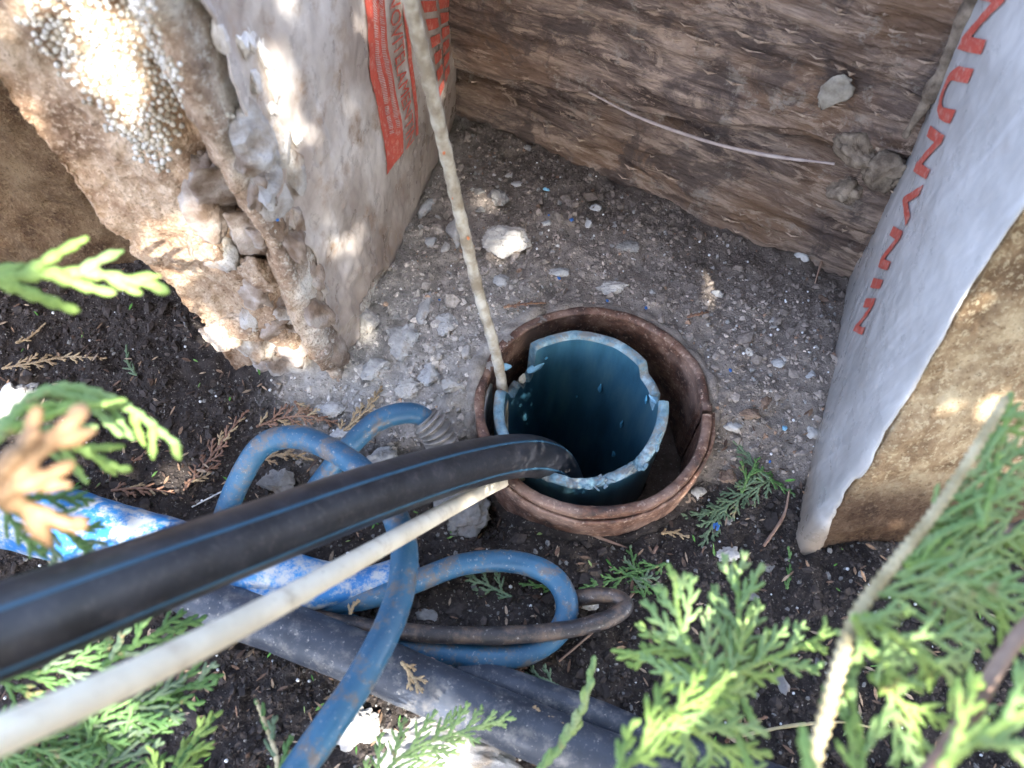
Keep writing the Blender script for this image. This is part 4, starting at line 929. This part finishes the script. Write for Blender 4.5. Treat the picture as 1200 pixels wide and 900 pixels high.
for i, (px, py, s, lab) in enumerate([(515, 351, 3.5, 'blue plastic crumb on grey mortar left of the rope'), (643, 252, 3, 'small blue crumb by the boards'), (670, 258, 6, 'wider blue crumb by a pale chip'), (712, 352, 4, 'dark blue crumb at the back rim'), (757, 361, 4, 'blue crumb behind the right of the rim'), (856, 434, 4.5, 'blue crumb in the right rubble'), (920, 502, 8, 'faded blue shard near the right slab'), (839, 617, 11, 'blue plastic shard in front of the casing'), (902, 541, 4, 'blue crumb among grey sprigs'), (267, 312, 4, 'blue speck stuck on the left slab'), (640, 222, 7, 'pale blue shard at the foot of the boards'), (655, 326, 5, 'greenish crumb behind the rim')]):
    p_ = G(px, py, 0.003) if i != 9 else onL(267, 312, 0.002)
    dd = (p_-CAM).dot(FW); a = s*0.62*dd/900
    lump('plastic_crumb', lab, 'plastic crumb', p_, (a, a*0.8, a*0.5), 900+i, M_leadblue if i not in (10, 6) else M_blue_chip, rng.uniform(0, 3), 0.2, 3, 0.08, 14, group='blue plastic crumbs')

# ------------------------------------------------------------------ thuja sprigs
def twig_geo(V, F, C, wd, th, side, nrm, seg):
    """flattened scaly twig along centre points"""
    base = len(V); n = len(C); k = 6
    ang = [0, 60, 120, 180, 240, 300]
    T = np.gradient(C, axis=0); T /= (np.linalg.norm(T, axis=1)[:, None]+1e-9)
    sd = np.cross(nrm, T); sd /= (np.linalg.norm(sd, axis=1)[:, None]+1e-9)
    nn = np.cross(T, sd)
    for i in range(n):
        t = i/(n-1); ph = (i % 4)/3.0
        ww = wd*(0.66+0.40*ph**0.8)*(1-0.35*t)
        if i == n-1: ww *= 0.45
        elif i == n-2: ww *= 0.85
        for a in ang: V.append(C[i]+sd[i]*math.cos(R(a))*ww/2+nn[i]*math.sin(R(a))*th*(0.6+0.45*ph)*(1-0.3*t))
    for i in range(n-1):
        for j in range(k): F.append((base+i*k+j, base+i*k+(j+1) % k, base+(i+1)*k+(j+1) % k, base+(i+1)*k+j))
    F.append(tuple(base+j for j in range(k))[::-1]); F.append(tuple(base+(n-1)*k+j for j in range(k)))
def curve_pts(p, d, nrm, L, wd, bend, droop, r):
    n = max(5, int(L/(wd*0.27))); out = [p.copy()]; d = d/np.linalg.norm(d); s = np.cross(nrm, d)
    st = L/(n-1)
    for i in range(1, n):
        d = d+s*bend/(n)+nrm*droop/n+r.normal(size=3)*0.015; d /= np.linalg.norm(d); s = np.cross(nrm, d); s /= np.linalg.norm(s); out.append(out[-1]+d*st)
    return np.array(out)
ALT = {M_leaf.name: M_leafg, M_leafg.name: M_leaf, M_leafk.name: M_leafd, M_dead.name: M_tan}
def sprig(name, label, pts, normal, wd=0.0036, L1=0.05, m=None, stem=None, seed=1, gap=1.9, ang=42, group=None, order2=True, bare=0.0, sides=(1, -1), tipw=1.0, cat='sprig', sub=0.42, stemw=1.0):
    r = np.random.default_rng(seed); P = smooth_path([tuple(p) for p in pts], 60); nv = np.array(normal, float); nv /= np.linalg.norm(nv)
    e = empty(name, Vector(P[0])); tag(e, label, cat, group)
    seglen = np.linalg.norm(np.diff(P, axis=0), axis=1); S_ = np.concatenate([[0], np.cumsum(seglen)]); T_ = S_[-1]
    nC = max(12, int(T_/(wd*0.27))); tt = np.linspace(0, T_, nC); C = np.stack([np.interp(tt, S_, P[:, k]) for k in range(3)], -1)
    V, F = [], []
    twig_geo(V, F, C, wd*1.15*stemw, wd*0.32*stemw, None, nv, 1)
    mk('stem', V, F, stem or m, e)
    s = T_*bare+wd; i = 0
    while s < T_*0.985:
        t = (s-T_*bare)/(T_*(1-bare)); p = np.array([np.interp(s, S_, P[:, k]) for k in range(3)]); k = min(len(P)-2, np.searchsorted(S_, s)); dr = P[min(k+1, len(P)-1)]-P[k-1]; dr /= np.linalg.norm(dr)
        side = sides[i % len(sides)]; sv = np.cross(nv, dr); sv /= np.linalg.norm(sv)
        L = L1*(min(1, 0.45+t/0.35)*(1-t)**0.75+0.10)*r.uniform(0.8, 1.12)
        a = R(ang*(1-0.25*t)+r.normal()*5); d = dr*math.cos(a)+sv*side*math.sin(a)
        V, F = [], []
        Cb = curve_pts(p, d, nv, L, wd, -side*0.35+r.normal()*0.1, r.normal()*0.45-0.10, r)
        twig_geo(V, F, Cb, wd, wd*0.30, None, nv, 1)
        if order2 and L > wd*3.5:
            q = wd*1.5; j = int(r.integers(2)); Lc = L
            while q < L*0.93:
                u = q/L; kk = min(len(Cb)-2, int(u*(len(Cb)-1))); d0 = Cb[kk+1]-Cb[kk]; d0 /= np.linalg.norm(d0)
                sv2 = np.cross(nv, d0); sv2 /= np.linalg.norm(sv2); sd = 1 if j % 2 else -1; a2 = R(38+r.normal()*5)
                L2 = max(wd*1.3, sub*(L-q)*r.uniform(0.75, 1.1)+wd*0.9)
                Cc = curve_pts(Cb[kk], d0*math.cos(a2)+sv2*sd*math.sin(a2)+nv*r.normal()*0.06, nv, L2, wd, -sd*0.3, r.normal()*0.15-0.05, r)
                twig_geo(V, F, Cc, wd*0.88, wd*0.26, None, nv, 1)
                q += wd*1.25; j += 1
        mk('branchlet', V, F, (ALT.get(m.name, m) if r.uniform() < 0.28 else m), e); s += wd*gap*r.uniform(0.85, 1.15); i += 1
    return e
toC = lambda p, tilt=(0, 0, 0): tuple((CAM-Vector(p)).normalized()+Vector(tilt))
GS = 'green thuja sprigs in the foreground'; DS = 'dry brown thuja sprigs lying on the soil'; LS = 'green thuja sprigs lying near the casing'
N0 = (0.0, -0.45, 0.9)
# upper left pair
sprig('thuja_sprig', 'short yellow green sprig reaching in over black soil at upper left', [W(-60, 330, d=0.30), W(0, 326, d=0.31), W(60, 320, d=0.32), W(120, 322, d=0.33), W(190, 336, d=0.34)], (0.1, -0.5, 1), 0.0070, 0.034, M_leaf, M_leaf, 3, 1.35, 38, GS, order2=False)
sprig('thuja_sprig', 'drooping green sprig arched above the bright blue pipe', [W(-10, 520, d=0.30), W(35, 468, d=0.31), W(85, 455, d=0.32), W(150, 478, d=0.33), W(212, 525, d=0.34)], (0.1, -0.5, 1), 0.0056, 0.040, M_leaf, M_leafg, 5, 1.9, 52, GS, order2=False, sides=(-1,), sub=0.3)
sprig('thuja_sprig', 'second green sprig curling below the arched one', [W(-20, 500, d=0.31), W(30, 500, d=0.315), W(80, 520, d=0.32), W(145, 552, d=0.33)], (0.1, -0.5, 1), 0.0048, 0.028, M_leaf, M_leaf, 8, 1.8, 45, GS, order2=False)
sprig('thuja_sprig', 'blurred orange dead sprig at the left edge', [W(-60, 600, d=0.22), W(-10, 585, d=0.225), W(30, 545, d=0.23), W(60, 515, d=0.235), W(95, 485, d=0.24)], (0.2, -0.6, 1), 0.0078, 0.026, M_orange, M_orange, 9, 1.1, 48, 'dead sprigs in the foreground', order2=False)
sprig('thuja_sprig', 'second orange dead sprig crossing at the left edge', [W(-50, 560, d=0.225), W(0, 580, d=0.23), W(40, 600, d=0.235), W(90, 618, d=0.24)], (0.2, -0.6, 1), 0.0078, 0.022, M_orange, M_orange, 10, 1.5, 50, 'dead sprigs in the foreground', order2=False)
sprig('thuja_sprig', 'dark green sprig tip just above the black hose at left', [W(-30, 570, d=0.33), W(20, 590, d=0.34), W(60, 615, d=0.35), W(110, 640, d=0.36)], (0.1, -0.4, 1), 0.0035, 0.04, M_leafk, M_leafk, 12, 1.7, 45, GS)
# lower left mass
for i, (a, b_, c, sd, L1, lab) in enumerate([((-40, 880), (100, 850), (255, 790), 21, 0.055, 'wide mid green sprig spread below the cream cable'), ((60, 960), (140, 880), (205, 800), 22, 0.05, 'mid green sprig rising from the lower left corner'), ((-30, 800), (60, 785), (150, 760), 23, 0.035, 'green sprig squeezed between hose and cream cable'), ((120, 780), (180, 745), (240, 725), 24, 0.03, 'bright green sprig tip between hose and cream cable'), ((160, 960), (205, 900), (255, 835), 25, 0.028, 'slender yellow green sprig in lower left beside dark soil'), ((-40, 950), (40, 900), (130, 870), 26, 0.05, 'dark green sprig filling the bottom left corner')]):
    sprig('thuja_sprig', lab, [W(*a, d=0.42), W(*b_, d=0.44), W(*c, d=0.46)], (0.1*(i % 3-1), -0.5, 1), 0.0040, L1, M_leafk if i != 4 else M_leaf, M_leafk, sd, 1.6, 42, GS)
sprig('thuja_sprig', 'small upright green sprig left of the blue hose at lower edge', [W(330, 930, d=0.45), W(322, 880, d=0.46), W(300, 820, d=0.48)], (0.1, -0.5, 1), 0.0038, 0.02, M_leafk, M_stem, 31, 2.2, 40, GS)
# bottom centre
sprig('thuja_sprig', 'green sprig spread over the white stone at the lower edge', [W(420, 935, d=0.46), W(480, 880, d=0.47), W(540, 858, d=0.48), W(602, 840, d=0.49)], (0.0, -0.45, 1), 0.0030, 0.035, M_leafg, M_leafg, 33, 2.0, 48, GS)
sprig('thuja_sprig', 'single thin upright sprig in front of the black pipes', [W(630, 905, d=0.40), W(660, 870, d=0.41), W(684, 825, d=0.42), W(697, 768, d=0.43)], (0.2, -0.5, 1), 0.0048, 0.014, M_leafg, M_leafg, 35, 1.4, 30, GS, order2=False)
# centre right bunch
cr_ = [('wide light green sprig fanning left over dark soil near the centre right', (880, 900), (850, 830), (800, 740), (790, 668), .35, 0.050, M_leafg, 41), ('yellow green fan pointing left at the right bunch', (890, 860), (850, 790), (790, 760), (722, 772), .36, 0.040, M_leaf, 42), ('pale green sprig pointing up to the white flake', (860, 860), (862, 780), (866, 710), (860, 655), .36, 0.045, M_leafg, 43),
       ('light green sprig reaching right with pale tips', (800, 830), (860, 790), (920, 765), (985, 738), .35, 0.036, M_leafg, 44), ('yellow green sprig low in the right bunch', (700, 940), (750, 880), (800, 830), (870, 800), .31, 0.035, M_leaf, 45), ('green sprig drooping to the lower edge of the right bunch', (780, 830), (820, 860), (860, 890), (905, 930), .33, 0.040, M_leafg, 46)]
for lab, a, b_, c, d_, dep, L1, m_, sd in cr_:
    sprig('thuja_sprig', lab, [W(*a, d=dep-0.02), W(*b_, d=dep), W(*c, d=dep+0.01), W(*d_, d=dep+0.02)], (0.1*math.sin(sd), -0.5+0.1*math.cos(sd), 1), 0.0038, L1, m_, M_leaf, sd, 2.3, 42, GS, bare=0.12, sub=0.36)
# big right branch
br = sprig('thuja_branch', 'large pale stemmed thuja branch fanning up at the right edge', [W(935, 960, d=0.27), W(965, 850, d=0.285), W(1000, 730, d=0.30), W(1045, 665, d=0.31), W(1110, 580, d=0.325), W(1180, 465, d=0.34)], (0.0, -0.6, 1), 0.0038, 0.085, M_leafg, M_stem, 51, 3.0, 50, GS, bare=0.42, sides=(-1,), sub=0.45, stemw=1.9)
rr2 = [('green sprig hanging right of the pale stem', (1010, 720), (1070, 760), (1120, 800), (1150, 860), .30, 0.045, M_leafg, 61), ('dense fan filling the right edge', (1060, 660), (1120, 680), (1180, 720), (1260, 760), .32, 0.05, M_leafg, 62), ('dense fan above it on the right edge', (1080, 620), (1130, 620), (1190, 640), (1260, 650), .33, 0.05, M_leaf, 63),
       ('small green fan at the foot of the pale stem', (1005, 930), (1010, 880), (1000, 830), (985, 790), .29, 0.03, M_leafg, 64), ('yellow green blade at lower right', (960, 960), (955, 920), (945, 880), (940, 850), .24, 0.010, M_leaf, 65), ('yellow green fan in the lower right corner', (1100, 900), (1140, 870), (1190, 840), (1260, 800), .26, 0.05, M_leaf, 66), ('green sprig tip below the pale stem fork', (1020, 790), (1060, 830), (1080, 880), (1070, 940), .31, 0.035, M_leafg, 67), ('narrow sprig upright near the tan foam face', (1150, 620), (1165, 560), (1175, 510), (1186, 460), .33, 0.018, M_leafg, 68),
       ('pale sprig bunch beside the stem in sun', (1000, 720), (1020, 760), (1050, 790), (1080, 810), .295, 0.03, M_leafg, 69)]
for lab, a, b_, c, d_, dep, L1, m_, sd in rr2:
    sprig('thuja_sprig', lab, [W(*a, d=dep-0.01), W(*b_, d=dep), W(*c, d=dep+0.005), W(*d_, d=dep+0.01)], (0.15*math.sin(sd*2), -0.55, 1), 0.0038 if sd not in (65, 66) else 0.0054, L1, m_, M_leaf, sd, 2.7, 40, GS, order2=(sd not in (65,)))
V_, F_ = tube([W(1050, 960, d=0.25), W(1110, 880, d=0.265), W(1140, 830, d=0.275), W(1190, 750, d=0.29), W(1260, 680, d=0.30)], [0.0040, 0.0034, 0.0030, 0.0028], 60, 14, rough=0.0006, rs=120); o = mk('bare_branch', V_, F_, M_stemb); tag(o, 'brown bare branch crossing the lower right corner', 'branch')
# on the ground
def gsprig(lab, pts, L1, m_, sd, wd=0.0028, group=DS, lift=0.004, ang=45, o2=True, stem=None, gap=2.0):
    sprig('thuja_sprig', lab, [G(x, y, lift+0.003*math.sin(k*2+sd)) for k, (x, y) in enumerate(pts)], (0.15*math.sin(sd), -0.15, 1), wd, L1, m_, stem or m_, sd, gap, ang, group, order2=o2)
gsprig('bright green sprig lying between the casing and the cable loop', [(780, 660), (745, 672), (710, 682), (678, 690)], 0.020, M_leafk, 71, group=LS)
gsprig('green sprig forking up beside the casing front', [(755, 700), (745, 670), (738, 640)], 0.018, M_leafk, 72, group=LS)
gsprig('green sprig with fingers pointing down right of the casing front', [(730, 672), (755, 682), (778, 702)], 0.018, M_leafk, 73, group=LS)
gsprig('grey green dusty sprig lying right of the casing', [(905, 560), (880, 575), (840, 598), (800, 605)], 0.026, M_leafd, 74, group=LS)
gsprig('grey green dusty sprig pointing towards the right slab', [(868, 580), (885, 550), (915, 570), (932, 580)], 0.018, M_leafk, 75, group=LS)
gsprig('dusty sprig hanging down below the blue shard', [(850, 590), (835, 615), (822, 642)], 0.020, M_leafd, 76, group=LS)
gsprig('dusty grey sprig above the round clod', [(895, 565), (880, 540), (860, 515)], 0.020, M_leafd, 77, group=LS)
gsprig('small green sprig beside the big right slab foot', [(922, 690), (926, 665), (924, 640)], 0.010, M_leafk, 78, group=LS)
gsprig('dark sprig on soil inside the hose coil', [(600, 700), (580, 690), (560, 680), (545, 672)], 0.022, M_leafd, 79, group=LS)
gsprig('green sprig on soil inside the hose coil near the bend', [(650, 690), (630, 686), (608, 684)], 0.010, M_leafk, 80, group=LS)
gsprig('small brown green sprig between the black pipes', [(592, 800), (600, 785), (608, 768)], 0.016, M_dead, 81, group=LS)
gsprig('dark green sprig below the blue coil', [(655, 805), (635, 795), (612, 790)], 0.016, M_leafd, 82, group=LS)
gsprig('tan dry sprig lying across black soil at left', [(2, 432), (40, 425), (80, 418), (125, 420)], 0.016, M_tan, 83)
gsprig('small curled tan sprig at upper left soil', [(18, 402), (35, 395), (54, 378)], 0.008, M_tan, 84, wd=0.003, o2=False)
gsprig('red brown dead sprig standing among dark soil left of the blue arch', [(215, 575), (240, 545), (262, 515), (290, 480)], 0.022, M_dead, 85)
gsprig('red brown dead sprig in shade under the left slab', [(300, 500), (330, 490), (365, 488), (400, 498)], 0.020, M_dead, 86)
gsprig('sunlit tan dead sprig behind the blue arches', [(395, 510), (420, 490), (435, 472), (448, 452)], 0.020, M_tan, 87)
gsprig('tan dead sprig within the blue arch', [(300, 540), (335, 532), (370, 540)], 0.014, M_tan, 88)
gsprig('dark brown dead sprig flat on soil by the blue pipe', [(130, 575), (165, 572), (205, 578)], 0.016, M_dead, 89)
gsprig('dusty green sprig on dark soil at left', [(160, 440), (150, 425), (148, 405)], 0.012, M_leafd, 90)
gsprig('dry tan sprig resting on the crossing hoses', [(410, 720), (418, 700), (430, 682)], 0.012, M_tan, 91, lift=0.035)
gsprig('dry tan sprig resting on the thick black pipe', [(470, 775), (485, 795), (495, 812)], 0.014, M_tan, 92, lift=0.055)
gsprig('pale tan sprig across the thick black pipe near the lower edge', [(612, 830), (640, 845), (665, 852)], 0.012, M_tan, 93, lift=0.050)
gsprig('red brown dead frond behind the casing on the left', [(590, 360), (615, 356), (640, 355)], 0.007, M_dead, 94, o2=False)
gsprig('orange dead bit on the rubble behind the casing on the right', [(805, 372), (818, 368), (830, 366)], 0.005, M_dead, 95, o2=False)
gsprig('pinkish dry frond in front of the casing', [(775, 625), (790, 624), (808, 630)], 0.010, M_tan, 96, o2=False)
gsprig('small dead sprig on soil left of the brown one', [(150, 545), (165, 535), (188, 520)], 0.010, M_dead, 97)
gsprig('rust brown dead sprig at the left slab foot', [(345, 470), (355, 482), (372, 490)], 0.014, M_dead, 98)
gsprig('brown sprig bits beneath the right bunch', [(850, 870), (870, 850), (900, 840)], 0.012, M_dead, 99)

# ------------------------------------------------------------------ unseen thuja tree behind the camera, crown shaped to dapple the pit
LIT = [(W(1105, 650, d=.32), .022), (W(1160, 560, d=.33), .016), (W(1130, 810, d=.30), .022), (W(800, 750, d=.36), .016), (W(760, 850, d=.32), .016), (W(190, 860, d=.44), .02), (W(1180, 700, d=.32), .016),  # spots to be sunlit through gaps cut in the crown: point, radius
    (W(95, 45, d=0.40), 0.018), (W(130, 25, d=0.39), 0.012), (W(60, 5, d=0.385), 0.014), (W(135, 85, d=0.42), 0.010), (W(300, 60, d=0.42), 0.016), (W(305, 120, d=0.44), 0.014), (W(205, 265, d=0.52), 0.012), (W(225, 300, d=0.55), 0.011),
    (W(180, 300, d=0.54), 0.007), (W(335, 412, d=0.66), 0.017), (W(240, 420, d=0.68), 0.014), (W(262, 300, d=0.6), 0.006), (W(400, 490, z=0.02), 0.026), (W(440, 480, z=0.02), 0.014), (W(130, 640, z=0.06), 0.026), (W(70, 625, z=0.06), 0.018), (W(10, 490, z=0.02), 0.030),
    (W(300, 545, z=0.02), 0.012), (W(500, 880, z=0.03), 0.045), (W(420, 860, z=0.03), 0.02), (W(1075, 740, d=0.30), 0.022), (W(1015, 760, d=0.295), 0.022), (W(985, 800, d=0.285), 0.014), (W(965, 740, d=0.37), 0.014), (W(720, 338, z=0.03), 0.012), (W(590, 290, z=0.04), 0.012),
    (W(150, 480, d=0.33), 0.020), (W(120, 330, d=0.33), 0.022), (W(670, 870, z=0.05), 0.018), (W(330, 690, d=0.36), 0.012), (W(150, 790, d=0.26), 0.02), (W(1185, 360, d=0.45), 0.012), (W(380, 150, d=0.50), 0.006), (W(340, 175, d=0.47), 0.010), (W(200, 610, z=0.06), 0.016), (W(870, 690, d=0.37), 0.010), (W(980, 740, d=0.37), 0.014), (W(810, 580, z=0.02), 0.008), (W(205, 600, d=.62), .012), (W(120, 755, z=0.1), .02)]
tr = empty('thuja_tree', (0.75, -1.55, 0)); tag(tr, 'unseen thuja tree behind the viewer, its crown shaped to shade and dapple the pit', 'tree')
V_, F_ = tube([(0.75, -1.55, -0.02), (0.70, -1.50, 0.5), (0.55, -1.35, 1.0), (0.40, -1.15, 1.5), (0.35, -1.05, 2.0)], [0.06, 0.05, 0.04, 0.025, 0.01], 80, 18, rough=0.006, rs=20); mk('trunk', V_, F_, M_bark, tr)
sx = np.array(SUN); e1 = np.cross(sx, [0, 0, 1]); e1 /= np.linalg.norm(e1); e2 = np.cross(sx, e1)
Lp = np.array([tuple(p) for p, r in LIT]); Lr = np.array([r for p, r in LIT]); La, Lb = Lp@e1, Lp@e2
NC = 42000
ctr = np.array([0.0, 0.10, 0.1]); ca, cb = ctr@e1, ctr@e2
r = np.random.default_rng(11)
a = ca+r.uniform(-1.25, 1.25, NC); b_ = cb+r.uniform(-1.15, 1.15, NC); h = r.uniform(1.45, 2.0, NC)
keep = np.hypot((a-ca)/1.22, (b_-cb)/1.12) < 1+0.15*r.normal(size=NC)
for la, lb, lr in zip(La, Lb, Lr): keep &= np.hypot(a-la, b_-lb) > lr*0.9+0.013*r.uniform(0.6, 1.2, NC)
DK = [W(700, 420, z=0), W(720, 440, z=-.02), W(680, 410, z=0.0), W(625, 430, z=0), W(600, 400, z=0.0), W(640, 470, z=-.05), W(590, 440, z=0.03), W(200, 660, d=.35), W(280, 640, d=.38), W(400, 590, d=.45), W(500, 555, d=.52), W(100, 700, d=.31), W(330, 620, d=.41), W(450, 200, d=0.6), W(640, 260, z=0.02), W(690, 330, z=0.02), W(470, 240, z=.03)]  # points where extra leaf clusters are added to block the sun
a, b_, h = a[keep], b_[keep], h[keep]
for p in DK:
    p = np.array(p); qa = p@e1+r.normal(size=70)*0.016; qb = p@e2+r.normal(size=70)*0.016; qh = r.uniform(1.45, 2.0, 70)
    kk = np.ones(70, bool)
    for la, lb, lr in zip(La, Lb, Lr): kk &= np.hypot(qa-la, qb-lb) > lr*0.7
    a = np.concatenate([a, qa[kk]]); b_ = np.concatenate([b_, qb[kk]]); h = np.concatenate([h, qh[kk]])
Pc = a[:, None]*e1+b_[:, None]*e2+h[:, None]*sx
V, F = [], []
nb = 0
AX = r.normal(size=(len(Pc), 3)); AX /= np.linalg.norm(AX, axis=1)[:, None]
D0 = r.normal(size=(len(Pc), 3)); D0 -= AX*(D0*AX).sum(1)[:, None]; D0 /= np.linalg.norm(D0, axis=1)[:, None]; S0 = np.cross(AX, D0)
parts_v = []
for q, an in enumerate((-1.0, -0.5, 0, 0.5, 1.0)):
    dq = D0*math.cos(an)+S0*math.sin(an); sq = np.cross(AX, dq); L = 0.042*(1-0.15*abs(an))*r.uniform(0.8, 1.1, (len(Pc), 1)); wq = 0.0085
    base_ = Pc-D0*0.02
    parts_v.append(np.stack([base_, base_+dq*L*0.6+sq*wq, base_+dq*L, base_+dq*L*0.6-sq*wq], 1))
VV = np.concatenate([p.reshape(-1, 3) for p in parts_v]); FF = np.arange(len(VV)).reshape(-1, 4)
cr0 = mk('crown', VV, FF, M_leafk, tr); tag(cr0, kind='stuff')
limbs = [((0.45, -1.25, 1.25), (0.1, -0.95, 1.25)), ((0.42, -1.2, 1.4), (0.75, -0.8, 1.35)), ((0.5, -1.3, 1.1), (0.9, -1.1, 1.25)), ((0.38, -1.1, 1.6), (0.3, -0.7, 1.6))]
for p0, p1 in limbs:
    V_, F_ = tube([p0, tuple((np.array(p0)+p1)/2+np.array([0, 0, 0.05])), p1], [0.014, 0.008, 0.003], 30, 10, rough=0.002); mk('limb', V_, F_, M_bark, tr)
